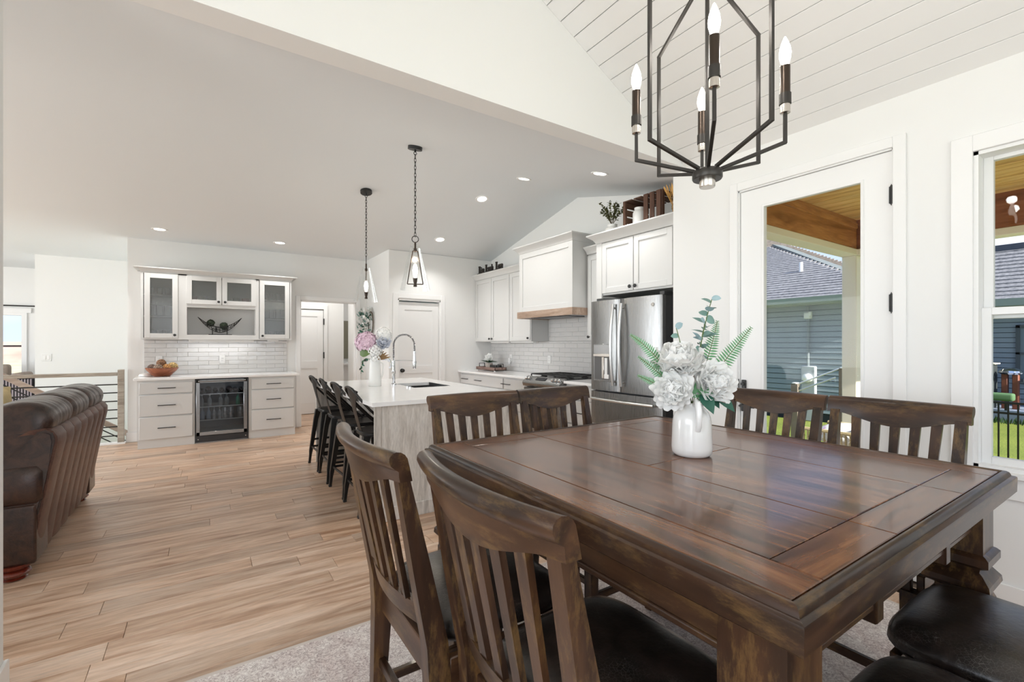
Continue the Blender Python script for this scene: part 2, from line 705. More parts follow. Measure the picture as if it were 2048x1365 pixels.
w.box(-3.4, 10.5, -2.6, -2.28, 10.6, -.02)
w.box(-3.4, 8.06, -2.6, -.75, 8.18, -.02)
w.box(-3.4, 8.06, -2.7, -.75, 10.6, -2.6)
struct('wall_stairwell', w, WALL)
w = MB()
for (x0, x1, z0, z1) in ((XL, -4.6, 0, ZC), (-4.6, -2.82, 0, .74), (-4.6, -2.82, 1.94, ZC), (-2.82, -2.16, 0, ZC)):
    w.box(x0, 12.5, z0, x1, 12.65, z1)
struct('wall_far', w, WALL)
w = MB()
for (y0, y1, z0, z1) in ((2.38, 3.4, 0, 3.4), (3.4, 9.9, 0, .4), (3.4, 9.9, 2.55, 3.4), (9.9, 12.6, 0, 3.4)):
    w.box(XL - .15, y0, z0, XL, y1, z1)
struct('wall_left', w, WALL)
w = MB()
w.box(XL, YH0, 0, -.635, YH1, 2.84)
struct('wall_living', w, WALL)
# header with the dining gable above it
w = MB()
zr = ZE + SL * (XD - XRG)
w.prism([(-.635, YH0, ZC), (XD, YH0, ZC), (XD + .15, YH0, ZC), (XD + .15, YH0, ZE + .02), (XRG, YH0, zr + .12), (2 * XRG - XD, YH0, ZE + .1), (2 * XRG - XD, YH0, ZC), ], (0, YH1 - YH0, 0))
wall_header = struct('wall_header', w, WALL)
w = MB()
w.box(2 * XRG - XD - .15, -2.6, 0, 2 * XRG - XD, -1.9, 2.82)
w.box(2 * XRG - XD - .15, 1.3, 0, 2 * XRG - XD, YH0, 2.82)
w.box(2 * XRG - XD - .15, -1.9, 0, 2 * XRG - XD, 1.3, .5)
w.box(2 * XRG - XD - .15, -1.9, 2.5, 2 * XRG - XD, 1.3, 2.82)
struct('wall_dining_side', w, WALL)
w = MB()
x0 = 2 * XRG - XD
w.box(x0, -2.75, 0, -1.3, -2.6, 2.8)
w.box(-1.3, -2.75, 0, 2.4, -2.6, .4)
w.box(-1.3, -2.75, 2.7, 2.4, -2.6, 2.8)
w.box(2.4, -2.75, 0, XD + .15, -2.6, 2.8)
w.prism([(x0, -2.6, 2.8), (XD + .1, -2.6, 2.8), (XRG, -2.6, zr + .1)], (0, -.15, 0))
struct('wall_rear', w, WALL)
w = MB()
for x in (-1.3, -.08, 1.15, 2.36):
    w.box(x, -2.7, .4, x + .06, -2.63, 2.7)
for z in (.4, 2.64):
    w.box(-1.3, -2.7, z, 2.42, -2.63, z + .06)
struct('window_rear', w, TRIM)
w = MB()
for y in (3.4, 4.98, 6.6, 8.2, 9.84):
    w.box(XL - .1, y, .4, XL - .03, y + .06, 2.55)
for z in (.4, 2.49):
    w.box(XL - .1, 3.4, z, XL - .03, 9.9, z + .06)
struct('window_living', w, TRIM)
w = MB()
for y in (-1.9, -.33, 1.24):
    w.box(x0 - .1, y, .5, x0 - .03, y + .06, 2.5)
for z in (.5, 2.44):
    w.box(x0 - .1, -1.9, z, x0 - .03, 1.3, z + .06)
struct('window_dining', w, TRIM)

# ceilings -----------------------------------------------------------
c = MB()
th = .12
c.prism([(XL, YH1 - .02, ZC + .02), (XL, YR, ZR), (XL, YP + .02, ZC), (XL, 12.6, ZC), (XL, 12.6, ZC + th), (XL, YP + .05, ZC + th), (XL, YR, ZR + th), (XL, YH1 - .02, ZC + .02 + th)], (XK + .15 - XL, 0, 0))
struct('ceiling_kitchen', c, CEIL)
# dining vault: dark subceiling and real tongue-and-groove planks under it
c = MB()
for sg in (1, -1):
    ex = XRG + sg * (XD + .1 - XRG)
    ez = ZE - SL * .1
    c.prism([(ex, -2.62, ez + .03), (XRG, -2.62, zr + .03), (XRG, -2.62, zr + .13), (ex, -2.62, ez + .13)], (0, YH0 + 2.62 + .001, 0))
ceil_d = struct('ceiling_dining', c, GROOVE)
pl = .131
ca = math.cos(math.atan(SL))
sa = math.sin(math.atan(SL))
nrow = int((XD - XRG) / ca / pl) + 1
plank_me = mesh_of(MB().box(0, -2.6, 0, pl - .0035, YH0, .028, .0022), 'shiplap', SHIP)
for sg in (1, -1):
    for k in range(nrow):
        o = piece('shiplap_plank', plank_me, ceil_d, (0, 0, 0))
        s0 = k * pl
        if sg == 1:
            # from the eave upward to the ridge
            o.location = (XD + .02 - (s0 + 0) * ca, 0, ZE - .01 + s0 * sa)
            o.rotation_euler = (0, PI + math.atan(SL), 0)
            # plank thickness must point up: flip by rotating about its length
            o.rotation_euler = (0, 0, 0)
            o.matrix_local = Matrix.Translation((XD + .02 - s0 * ca, 0, ZE - .01 + s0 * sa)) @ Matrix(((-ca, 0, sa, 0), (0, 1, 0, 0), (sa, 0, ca, 0), (0, 0, 0, 1)))
        else:
            o.matrix_local = Matrix.Translation((2 * XRG - XD - .02 + s0 * ca, 0, ZE - .01 + s0 * sa)) @ Matrix(((ca, 0, -sa, 0), (0, 1, 0, 0), (sa, 0, ca, 0), (0, 0, 0, 1)))

# baseboards ---------------------------------------------------------
b = MB()
for y0, y1 in ((-2.6, .955), (2.015, YH1)):
    b.box(XD - .014, y0, 0, XD, y1, .135, .003)
struct('baseboard_right', b, TRIM)
b = MB()
b.box(-2.2, YH0 - .014, 0, -.635, YH0, .135, .003)
b.box(-.635, YH0 - .014, 0, -.621, YH1 + .014, .135, .003)
b.box(XL, YH1, 0, -.635, YH1 + .014, .135, .003)
struct('baseboard_living', b, TRIM)
b = MB()
b.box(-.884, YB - .014, 0, -.735, YB, .135, .003)
b.box(1.145, YB - .014, 0, 1.215, YB, .135, .003)
b.box(2.36 - .014, YP - .014, 0, 2.36, YB, .135, .003)
b.box(2.36 - .014, YP - .014, 0, 2.43, YP, .135, .003)
b.box(3.30, YP - .014, 0, 3.55, YP, .135, .003)
struct('baseboard_bar', b, TRIM)


def casing(mb, axis, p, a0, a1, zt, wd=.072, t=.018, z0=0):
    """flat door casing on plane axis=p, opening a0..a1"""
    for (q0, q1, y0, y1) in ((a0 - wd, a0, z0, zt + wd), (a1, a1 + wd, z0, zt + wd), (a0, a1, zt, zt + wd)):
        if axis == 'x':
            mb.box(p - t, q0, y0, p, q1, y1, .003)
        else:
            mb.box(q0, p - t, y0, q1, p, y1, .003)


# porch door (door_1) ------------------------------------------------
d = MB()
Y0, Y1, ZT = 1.017, 1.936, 2.478
GY0, GY1, GZ0, GZ1 = 1.168, 1.768, .26, 2.34
for (y0, y1, z0, z1) in ((Y0, GY0, .012, ZT), (GY1, Y1, .012, ZT), (GY0, GY1, .012, GZ0), (GY0, GY1, GZ1, ZT)):
    d.box(XD + .012, y0, z0, XD + .057, y1, z1)
door_1 = struct('door_1', d, TRIM, label='white full-glass porch door')
m = MB()
for (y0, y1, z0, z1) in ((GY0 - .012, GY0 + .006, GZ0 - .012, GZ1 + .012), (GY1 - .006, GY1 + .012, GZ0 - .012, GZ1 + .012), (GY0, GY1, GZ0 - .012, GZ0 + .006), (GY0, GY1, GZ1 - .006, GZ1 + .012)):
    m.box(XD + .004, y0, z0, XD + .02, y1, z1, .003)
struct('lite_frame', m, TRIM, door_1)
PANE = glass('clear_window_glass', (0.98, 0.99, 0.985), 0.12)
struct('pane', MB().box(XD + .03, GY0, GZ0, XD + .036, GY1, GZ1), PANE, door_1)
j = MB()
j.box(XD - .002, 1.0, 0, XD + .15, 1.015, 2.495)
j.box(XD - .002, 1.94, 0, XD + .15, 1.955, 2.495)
j.box(XD - .002, 1.0, 2.481, XD + .15, 1.955, 2.5)
struct('jamb', j, TRIM, door_1)
j = MB()
casing(j, 'x', XD, 1.008, 1.948, 2.49, .062)
struct('casing', j, TRIM, door_1)
for z in (.28, 1.584, 2.218):
    h = MB().cyl((XD + .004, 1.0165, z - .055), (XD + .004, 1.0165, z + .055), .0085, 10)
    h.box(XD - .001, 1.003, z - .05, XD + .011, 1.03, z + .05, .002)
    h.cyl((XD + .004, 1.0165, z - .062), (XD + .004, 1.0165, z + .062), .005, 8)
    struct('hinge', h, BLACK, door_1)
h = MB().box(XD - .004, 1.892, .985, XD + .012, 1.925, 1.075, .004)
h.cyl((XD - .02, 1.9085, 1.045), (XD, 1.9085, 1.045), .012, 12)
struct('deadbolt', h, BLACK, door_1)
h = MB().box(XD - .004, 1.89, .84, XD + .012, 1.928, .93, .004)
h.cyl((XD - .05, 1.909, .885), (XD, 1.909, .885), .01, 12)
h.bar((XD - .05, 1.912, .885), (XD - .05, 1.80, .885), .014, .018, .003)
struct('handle', h, BLACK, door_1)
struct('strike_plate', MB().box(XD - .003, 1.941, .99, XD + .02, 1.951, 1.08), BLACK, door_1)
struct('threshold', MB().box(XD - .01, 1.0, 0, XD + .15, 1.95, .012), NICKEL, door_1)

# dining window (window_1) -------------------------------------------
WY0, WY1, WZ0, WZ1 = -.45, .672, .70, 2.347
m = MB()
for (y0, y1, z0, z1) in ((WY0, WY0 + .02, WZ0, WZ1), (WY1 - .02, WY1, WZ0, WZ1), (WY0, WY1, WZ1 - .02, WZ1), (WY0, WY1, WZ0, WZ0 + .02)):
    m.box(XD - .001, y0, z0, XD + .15, y1, z1)
window_1 = struct('window_1', m, TRIM)


def sash(xp, y0, y1, z0, z1, fr, name):
    s_ = MB()
    for (a0, a1, b0, b1) in ((y0, y0 + fr, z0, z1), (y1 - fr, y1, z0, z1), (y0 + fr, y1 - fr, z0, z0 + fr), (y0 + fr, y1 - fr, z1 - fr, z1)):
        s_.box(xp, a0, b0, xp + .035, a1, b1, .002)
    o = struct(name, s_, TRIM, window_1)
    struct('pane', MB().box(xp + .015, y0 + fr, z0 + fr, xp + .02, y1 - fr, z1 - fr), PANE, o)


sash(XD + .095, WY0 + .02, WY1 - .02, 1.475, WZ1 + .02 - .022, .038, 'upper_sash')
sash(XD + .055, WY0 + .02, WY1 - .02, WZ0 + .018, 1.532, .038, 'lower_sash')
j = MB()
wd = .085
for (a0, a1, b0, b1) in ((WY0 - wd, WY0 + .002, .69, WZ1 + wd), (WY1 - .002, WY1 + wd, .69, WZ1 + wd), (WY0, WY1, WZ1 - .002, WZ1 + wd)):
    j.box(XD - .018, a0, b0, XD, a1, b1, .003)
struct('casing', j, TRIM, window_1)
struct('sill', MB().box(XD - .04, WY0 - wd - .012, .672, XD + .06, WY1 + wd + .012, .70, .004), TRIM, window_1)
struct('apron', MB().box(XD - .016, WY0 - wd, .565, XD, WY1 + wd, .672, .003), TRIM, window_1)

# pantry door (door_2) -----------------------------------------------


def shaker_door(name, x0, x1, y, zt, rails, label):
    d = MB()
    st = .105
    d.box(x0, y, .01, x0 + st, y + .035, zt)
    d.box(x1 - st, y, .01, x1, y + .035, zt)
    zs = [(.01, .22)] + rails + [(zt - .12, zt)]
    for a, b_ in zs:
        d.box(x0 + st, y, a, x1 - st, y + .035, b_)
    o = struct(name, d, TRIM, label=label)
    for (a, b_), (c_, e_) in zip(zs, zs[1:]):
        struct('panel', MB().box(x0 + st - .005, y + .012, b_ - .005, x1 - st + .005, y + .024, c_ + .005), TRIM, o)
    return o


door_2 = shaker_door('door_2', 2.525, 3.205, YP + .045, 2.01, [(.88, 1.0)], 'white two-panel pantry door with black knob')
j = MB()
casing(j, 'y', YP, 2.50, 3.225, 2.062, .075)
struct('casing', j, TRIM, door_2)
j = MB()
j.box(2.50, YP, 0, 2.52, YP + .12, 2.05)
j.box(3.21, YP, 0, 3.225, YP + .12, 2.05)
j.box(2.50, YP, 2.03, 3.225, YP + .12, 2.065)
struct('jamb', j, TRIM, door_2)
k = MB().cyl((2.585, YP + .046, .93), (2.585, YP + .0, .93), .012, 12).cyl((2.585, YP + .044, .93), (2.585, YP + .037, .93), .03, 16)
k.ball((2.585, YP - .005, .93), .029, 14, (1, .75, 1))
struct('knob', k, BLACK, door_2)

# opening to the back hall, hall door (door_3) -----------------------
j = MB()
casing(j, 'y', YB, 1.30, 2.19, 2.06, .068)
for x in (1.30, 2.175):
    j.box(x, YB, 0, x + .015, YB + .13, 2.06)
j.box(1.30, YB, 2.045, 2.19, YB + .13, 2.06)
struct('trim_1', j, TRIM)
w = MB()
w.box(.7, 9.55, 0, 1.26, 9.67, ZC)
w.box(1.26, 9.55, 2.03, 1.98, 9.67, ZC)
w.box(1.98, 9.55, 0, 2.20, 9.67, ZC)
w.box(2.20, 9.55, 0, 2.32, 11.4, ZC)
w.box(2.42, 9.0, 0, 2.54, 9.6, ZC)
w.box(2.42, 8.2, 2.05, 2.54, 9.0, ZC)
w.box(2.2, 11.4, 0, 4.2, 11.5, ZC)
w.box(4.1, 8.2, 0, 4.2, 11.4, ZC)
w.box(.6, 8.28, 0, .7, 9.67, ZC)
w.box(1.2, 9.60, 0, 2.0, 9.67, 2.1)
struct('wall_hall', w, WALL)
door_3 = shaker_door('door_3', 1.27, 1.93, 9.53, 2.0, [(.88, 1.02)], 'white two-panel door at the end of the back hall')
j = MB()
casing(j, 'y', 9.55, 1.26, 1.94, 2.02, .07, .03)
struct('casing', j, TRIM, door_3)
for z in (.3, 1.13, 1.78):
    struct('hinge', MB().cyl((1.938, 9.512, z - .06), (1.938, 9.512, z + .06), .012, 8), BLACK, door_3)

# far living-room window (window_2) ----------------------------------
m = MB()
for (x0_, x1_, z0, z1) in ((-4.6, -4.53, .74, 1.94), (-2.89, -2.82, .74, 1.94), (-4.53, -2.89, .74, .79), (-4.53, -2.89, 1.89, 1.94)):
    m.box(x0_, 12.47, z0, x1_, 12.6, z1)
m.box(-4.66, 12.46, 1.94, -2.76, 12.5, 2.03)
window_2 = struct('window_2', m, TRIM)
struct('meeting_rail', MB().box(-4.53, 12.5, 1.29, -2.89, 12.53, 1.325), DARKPL, window_2, label='dark meeting rail')
struct('pane', MB().box(-4.53, 12.54, .79, -2.89, 12.545, 1.89), PANE, window_2)
struct('curtain_rod', MB().cyl((-4.8, 12.44, 2.07), (-2.4, 12.44, 2.07), .012, 8).box(-2.42, 12.43, 2.06, -2.40, 12.5, 2.08), BLACK, window_2)

# ================================================================== OUTSIDE
GRASS = N('sunlit_lawn')
v = GRASS.coords((1, 1, 1))
g1 = GRASS.noise(v, 1.2, 5)
g2 = GRASS.noise(v, 40, 5, 0.7)
gc = GRASS.ramp(g2, [(0.3, srgb(92, 112, 30)), (0.55, srgb(150, 160, 62)), (0.8, srgb(190, 182, 108))])
gd = GRASS.ramp(g1, [(0.35, (0.75, 0.8, 0.7, 1)), (0.65, (1, 1, 1, 1))])
GRASS.set(Base_Color=GRASS.mix(gc, gd, 1.0, 'MULTIPLY'), Roughness=0.9)
GRASS.bump(g2, 0.8, 0.05)
lawn = struct('lawn', MB().box(-60, -40, -.9, 60, 70, -.4), GRASS.m)
struct('hazy_field', MB().box(-70, 17, -.6, 4, 75, -.39), mat('hazy_straw_field', srgb(206, 196, 150), .95, var=.15, vscale=.3))  # pale straw ground; the lightening of haze is put into its colour
struct('hedge_strip', MB().prism([(-70, 62, -.4), (-70, 66, 1.6), (-70, 72, -.4)], (74, 0, 0)), mat('reddish_hedgerow', srgb(176, 142, 128), .95, var=.2, vscale=.5))  # distant hedge line, modelled as a low mound
CONC = mat('grey_concrete', srgb(216, 213, 206), 0.85, var=0.08, vscale=8, bump=0.1)
struct('porch_slab', MB().box(XD + .15, -1.4, -.42, 6.25, 2.37, -.06), CONC)
CEDAR = wood('cedar_beam', srgb(140, 88, 40), srgb(184, 124, 66), srgb(208, 150, 88), 'x', 1.2, 0.6, ringscale=8)
CEDARY = wood('cedar_beam_lengthwise', srgb(110, 62, 30), srgb(142, 84, 50), srgb(166, 106, 68), 'y', 1.2, 0.6, ringscale=8)
PINE = wood('knotty_pine_board', srgb(180, 130, 64), srgb(230, 188, 116), srgb(242, 208, 144), 'y', 1.2, 0.55, tone=0.12, ringscale=6)
CREAM = mat('cream_porch_trim', srgb(236, 228, 208), 0.6)
c = MB().box(XD + .15, -1.0, 2.72, 6.35, 2.37, 2.84)
pc = struct('porch_ceiling', c, mat('porch_subceiling', (0.05, 0.03, 0.015), 0.9))
me = mesh_of(MB().box(-.067, -1.66, -.018, .067, 1.66, 0, .004), 'board', PINE)
x = XD + .22
while x < 6.1:
    piece('board', me, pc, (x, .70, 2.715))
    x += .138
struct('porch_roof', MB().box(XD + .15, -1.2, 2.84, 6.7, 2.37, 2.98), mat('porch_roof_shingle', (0.08, 0.085, 0.095), 0.9))
pb = struct('porch_beam', MB().box(XD + .15, 2.11, 2.38, 6.08, 2.25, 2.715, .006), CEDAR)
struct('molding', MB().box(XD + .15, 2.095, 2.60, 5.93, 2.12, 2.66, .006), CEDAR, pb)
struct('soffit_trim', MB().box(XD + .15, 2.10, 2.315, 6.08, 2.26, 2.38, .004), CREAM, pb, label='cream trim under beam')
pb = struct('porch_beam', MB().box(5.93, -1.0, 2.38, 6.08, 2.11, 2.715, .006), CEDARY)
struct('soffit_trim', MB().box(5.92, -1.0, 2.315, 6.09, 2.11, 2.38, .004), CREAM, pb, label='cream trim under beam')
for i, y in enumerate((2.11, -1.0)):
    o = struct('porch_post', MB().box(5.93, y, -.06, 6.07, y + .14, 2.315, .006), CREAM)
    struct('post_base', MB().box(5.91, y - .02, -.06, 6.09, y + .16, .12, .006), CREAM, o)

# added unseen slab keeping the sun out of the dining room's back windows
struct('rear_sun_blocker', MB().box(-2.6, -7.6, 2.86, XD + .2, -2.76, 3.0), bpy.data.materials['porch_roof_shingle'])

# the neighbour's house
SHING = N('grey_roof_shingle')
v = SHING.coords((1, 1, 1))
SHING.set(Base_Color=SHING.ramp(SHING.noise(v, 14, 5, .7), [(0.3, srgb(92, 92, 96)), (0.7, srgb(150, 148, 148))]), Roughness=.95)
SHINGT = N('tan_roof_shingle')
v = SHINGT.coords((1, 1, 1))
SHINGT.set(Base_Color=SHINGT.ramp(SHINGT.noise(v, 14, 5, .7), [(0.3, srgb(128, 116, 104)), (0.7, srgb(176, 160, 142))]), Roughness=.95)
SIDE = mat('slate_blue_siding', srgb(138, 150, 156), 0.7, var=0.05, vscale=3)
nh = thing('neighbor_house', 'slate blue sided house with grey hip roof seen through the glass door', 'house', (12, 6, -.4))
HX, EX, EZ = 11.5, 11.0, 2.25
obj('wall', MB().box(HX, 3.4, -.4, HX + 3.4, 11, EZ + .1), mat('house_sheathing', srgb(40, 46, 52), 0.9), nh)  # darkened so the gaps between boards read as overlap shadow
GUT = mat('sage_gutter', srgb(150, 162, 158), 0.5)


def sided(parent, xw, y0_, y1_, z1_):
    me_ = mesh_of(MB().prism([(0, y0_, 0), (-.030, y0_, 0), (-.016, y0_, .109), (0, y0_, .109)], (0, y1_ - y0_, 0)), 'siding_board', SIDE)
    z = -.2
    while z < z1_:
        piece('siding_board', me_, parent, (xw, 0, z))
        z += .122


sided(nh, HX, 3.4, 11, EZ - .1)
obj('corner_board', MB().box(HX - .035, 3.36, -.4, HX + .1, 3.46, EZ), GUT, nh)
obj('gutter', MB().prism([(EX - .10, 3.1, EZ), (EX, 3.1, EZ), (EX, 3.1, EZ + .12), (EX - .13, 3.1, EZ + .12)], (0, 8.3, 0)), GUT, nh)
obj('soffit', MB().box(EX, 3.1, EZ - .02, HX + .05, 11.4, EZ + .03), GUT, nh)


def courses(nm, parent, x0_, z0_, n_, dx, dz, yfun, y1_, m_):
    """stepped shingle courses, each with its own thick butt edge"""
    sh = MB()
    for k in range(n_):
        xa, za = x0_ + k * dx, z0_ + k * dz
        ya = yfun(za)
        if ya > y1_ - .2:
            break
        sh.prism([(xa, ya, za), (xa + dx * 1.17, ya, za + dz * .86), (xa + dx * 1.17, ya, za + dz * .86 - .04), (xa, ya, za - .04)], (0, y1_ - ya, 0))
    o = obj(nm, sh, m_, parent)
    o['kind'] = 'stuff'
    return o


courses('shingle_courses', nh, EX - .06, EZ + .12, 34, .145, .0725, lambda z: 3.0 if z < 2.45 else 4.56 + (z - 2.97) * 2.13 if z > 2.6 else 3.4, 11.4, SHING.m)
obj('hip_cap', MB().bar((EX + .8, 3.85, 2.66), (EX + 5.2, 8.6, 5.0), .20, .06), mat('hip_shingle_grey', srgb(112, 118, 116), .9), nh)
courses('rear_roof', nh, EX + 3.4, 2.7, 56, .024, .052, lambda z: 5.8 + (z - 3.72) * 1.93, 13, SHINGT.m)
obj('vent_pipe', MB().cyl((EX + 1.6, 5.68, 2.95), (EX + 1.6, 5.68, 3.42), .045, 10).cyl((EX + 1.6, 5.68, 2.93), (EX + 1.6, 5.68, 3.03), .10, 10, .05), PLASTIC, nh)
obj('wall_light', MB().box(HX - .14, 4.93, 1.92, HX - .02, 5.07, 2.06, .02).box(HX - .17, 4.90, 1.98, HX - .1, 4.96, 2.08, .01), PLASTIC, nh)
em = thing('electric_meter', 'grey electric meter box with round dial on slate siding', 'meter', (HX - .1, 4.98, -.4))
obj('box', MB().box(HX - .13, 4.83, -.4, HX - .03, 5.13, .85, .02), mat('meter_grey', srgb(170, 174, 176), .5), em)
obj('dial', MB().cyl((HX - .13, 4.98, .58), (HX - .19, 4.98, .58), .10, 20).ball((HX - .19, 4.98, .58), .085, 14, (.5, 1, 1)), PLASTIC, em)
obj('conduit', MB().cyl((HX - .08, 5.0, .85), (HX - .08, 5.0, 2.2), .03, 8), mat('meter_conduit', srgb(120, 128, 132), .5), em)

h2 = thing('garden_house', 'slate blue house with grey shingle roof beyond lawn, seen through the window', 'house', (17, 0, -.4))
obj('wall', MB().box(16.2, -6, -.4, 20, 3.9, 2.35), bpy.data.materials['house_sheathing'], h2)
sided(h2, 16.2, -6, 3.9, 2.1)
obj('gutter', MB().prism([(15.72, -6.3, 2.25), (15.85, -6.3, 2.25), (15.85, -6.3, 2.42), (15.68, -6.3, 2.42)], (0, 10.4, 0)), GUT, h2)
obj('soffit', MB().box(15.8, -6.3, 2.22, 16.25, 4.1, 2.28), GUT, h2)
courses('shingle_courses', h2, 15.75, 2.42, 14, .155, .108, lambda z: -6.3, 4.1, SHING.m)
obj('ridge_cap', MB().bar((17.95, -6.3, 3.93), (17.95, 4.1, 3.93), .3, .16), mat('dark_ridge', srgb(66, 72, 84), .9), h2)
wn = obj('window', MB().box(16.13, 1.2, .5, 16.18, 2.45, 1.75, .01), mat('dark_house_glass', srgb(104, 118, 126), .45), h2)
for (y0_, y1_, z0_, z1_) in ((1.15, 1.22, .45, 1.8), (2.43, 2.5, .45, 1.8), (1.15, 2.5, .45, .52), (1.15, 2.5, 1.73, 1.8), (1.15, 2.5, 1.10, 1.15)):
    obj('muntin', MB().box(16.10, y0_, z0_, 16.17, y1_, z1_), mat('slate_window_frame', srgb(70, 78, 82), .6) if z0_ == .45 and y0_ == 1.15 and z1_ == 1.8 else bpy.data.materials['slate_window_frame'], wn)

# lawn fence and the patio by the second house
fn = thing('iron_fence', 'thin black iron picket fence on the lawn outside the window', 'fence', (9.4, 0, -.4))
for z in (.50, .355, -.30):
    obj('rail', MB().box(9.385, -4.5, z, 9.415, 2.3, z + .03), BLACKM, fn)
pk = mesh_of(MB().box(-.009, -.009, -.4, .009, .009, .53), 'picket', BLACKM)
y = -4.36
while y < 2.3:
    piece('picket', pk, fn, (9.4, y, 0))
    y += .095
dk = thing('patio_deck', 'low bluish grey patio deck in front of the farther slate house', 'deck', (15.4, 0, -.4))
DECK = mat('bluish_deck_paint', srgb(136, 146, 164), .7, var=.08)
for k in range(6):
    obj('deck_board', MB().box(14.75 + k * .23, -5, -.4, 14.975 + k * .23, 3.9, -.12, .01), DECK, dk)
ed = MB()
er = random.Random(9)
for k in range(500):
    q = Vector((14.5 + er.random() * .2, -3 + er.random() * 7, -.4))
    ed.leaf(q, (er.uniform(-.4, .4), er.uniform(-.4, .4), 1), (-1, 0, 0), er.uniform(.08, .2), .03, .2, 2)
eo = tag(obj('deck_edge_grass', ed, mat('dark_grass', srgb(58, 84, 40), .9, var=.3), smooth=80), 'dark long grass along the edge of the bluish patio deck', 'grass')
eo['kind'] = 'stuff'
gr = thing('barbecue_grill', 'barbecue grill with shiny domed hood and red-brown wooden legs', 'grill', (15.2, 2.4, -.12))
for y in (2.30, 2.47):
    obj('leg', MB().box(15.1, y, -.12, 15.25, y + .10, .68, .01), mat('red_brown_wood', srgb(128, 70, 50), .6) if y == 2.30 else bpy.data.materials['red_brown_wood'], gr)
obj('hood', MB().lathe([(.16, .66), (.20, .70), (.19, .74), (.10, .80), (0.001, .81)], (15.2, 2.43, 0), 20), CHROME, gr)
obj('side_shelf', MB().box(15.05, 1.75, .50, 15.4, 2.22, .58, .01), mat('grey_shelf', srgb(170, 180, 188), .4), gr)
obj('shelf_leg', MB().box(15.1, 1.85, -.12, 15.2, 1.93, .50), bpy.data.materials['red_brown_wood'], gr)
kb = thing('outdoor_cabinet', 'dark outdoor cabinet with pale top beside the shiny barbecue', 'cabinet', (15.2, 3.0, -.12))
obj('body', MB().box(15.0, 2.68, -.12, 15.4, 3.5, .88, .01), mat('dark_green_grey', srgb(52, 58, 58), .6), kb)
obj('top', MB().box(14.95, 2.64, .88, 15.45, 3.55, .91, .004), CREAM, kb)
bn = thing('garden_bench', 'low garden bench with green padded cushion on the patio deck', 'bench', (14.85, 2.8, -.12))
obj('cushion', MB().box(14.72, 2.32, .08, 14.98, 3.4, .25, .05, 3), mat('moss_green_fabric', srgb(84, 116, 78), .8), bn)
for y in (2.42, 3.3):
    for x in (14.75, 14.92):
        obj('leg', MB().box(x, y, -.12, x + .04, y + .04, .10), BLACKM, bn)

# porch: stair handrail and wicker chair
hr = thing('deck_handrail', 'two thin white handrail bars between wooden posts outside door', 'handrail', (7.4, 2.9, -.4))
WOODP = mat('weathered_post', srgb(128, 116, 102), .8, var=.1)
obj('bar', MB().cyl((7.5, 3.42, .74), (7.5, 2.88, .99), .012, 8), PLASTIC, hr)
obj('bar', MB().cyl((7.5, 3.45, .62), (7.5, 2.92, .87), .012, 8), PLASTIC, hr)
for (y, z) in ((3.46, .74), (2.82, 1.0)):
    obj('post', MB().box(7.46, y - .05, -.4, 7.54, y + .05, z, .005), WOODP, hr)
    obj('cap', MB().box(7.45, y - .03, z, 7.55, y + .03, z + .02, .004), PLASTIC, hr)
WICK = N('tan_wicker')
v = WICK.coords((1, 1, 1))
wv = WICK.n('ShaderNodeTexWave', wave_type='BANDS', bands_direction='Z')
wv.inputs['Scale'].default_value = 26
WICK.l(v, wv.inputs['Vector'])
WICK.set(Base_Color=WICK.ramp(wv.outputs['Fac'], [(.2, srgb(120, 104, 74)), (.7, srgb(196, 180, 140))]), Roughness=.7)
WICK.bump(wv.outputs['Fac'], .5, .01)
wc = thing('wicker_chair', 'tan wicker patio chair with floral cushion on the porch', 'chair', (4.95, 1.75, -.06))
obj('seat', MB().box(4.65, 1.48, .26, 5.2, 2.08, .36, .03, 2), WICK.m, wc)
for (x, y) in ((4.68, 1.5), (4.68, 2.03), (5.15, 1.5), (5.15, 2.03)):
    obj('leg', MB().cyl((x, y, -.06), (x, y, .3), .022, 8), WICK.m, wc)


def strutted(p0, p1, z0, z1, nst, parent, nm):
    m_ = MB()
    p0, p1 = Vector(p0), Vector(p1)
    for zz in (z0, (z0 + z1) / 2 + .02, z1):
        m_.tube([p0 + Vector((0, 0, zz)), p1 + Vector((0, 0, zz))], .016, 8)
    for i in range(nst):
        q = p0.lerp(p1, i / (nst - 1))
        m_.tube([q + Vector((0, 0, z0)), q + Vector((0, 0, z1))], .008, 6)
    return obj(nm, m_, WICK.m, parent)


strutted((4.64, 1.46, 0), (4.64, 2.1, 0), .12, .56, 20, wc, 'arm')
strutted((5.22, 1.46, 0), (5.22, 2.1, 0), .12, .56, 20, wc, 'arm')
strutted((4.64, 1.46, 0), (5.22, 1.46, 0), .12, .72, 18, wc, 'backrest')
FLOR = N('floral_cushion')
v = FLOR.coords((1, 1, 1))
vo = FLOR.n('ShaderNodeTexVoronoi')
vo.inputs['Scale'].default_value = 16
FLOR.l(v, vo.inputs['Vector'])
dots = FLOR.ramp(vo.outputs['Distance'], [(.22, (1, 1, 1, 1)), (.34, (0, 0, 0, 1))])
hue = FLOR.mix(vo.outputs['Color'], (0.75, 0.25, 0.22, 1), .45)
FLOR.set(Base_Color=FLOR.mix(srgb(226, 228, 232), hue, dots), Roughness=.9)
cu = tag(obj('floral_cushion', MB().ball((4.93, 1.82, .50), .26, 20, (1, .95, .42)), FLOR.m, origin=(4.93, 1.82, .40)), 'white cushion with bright floral print on the wicker porch chair', 'cushion')
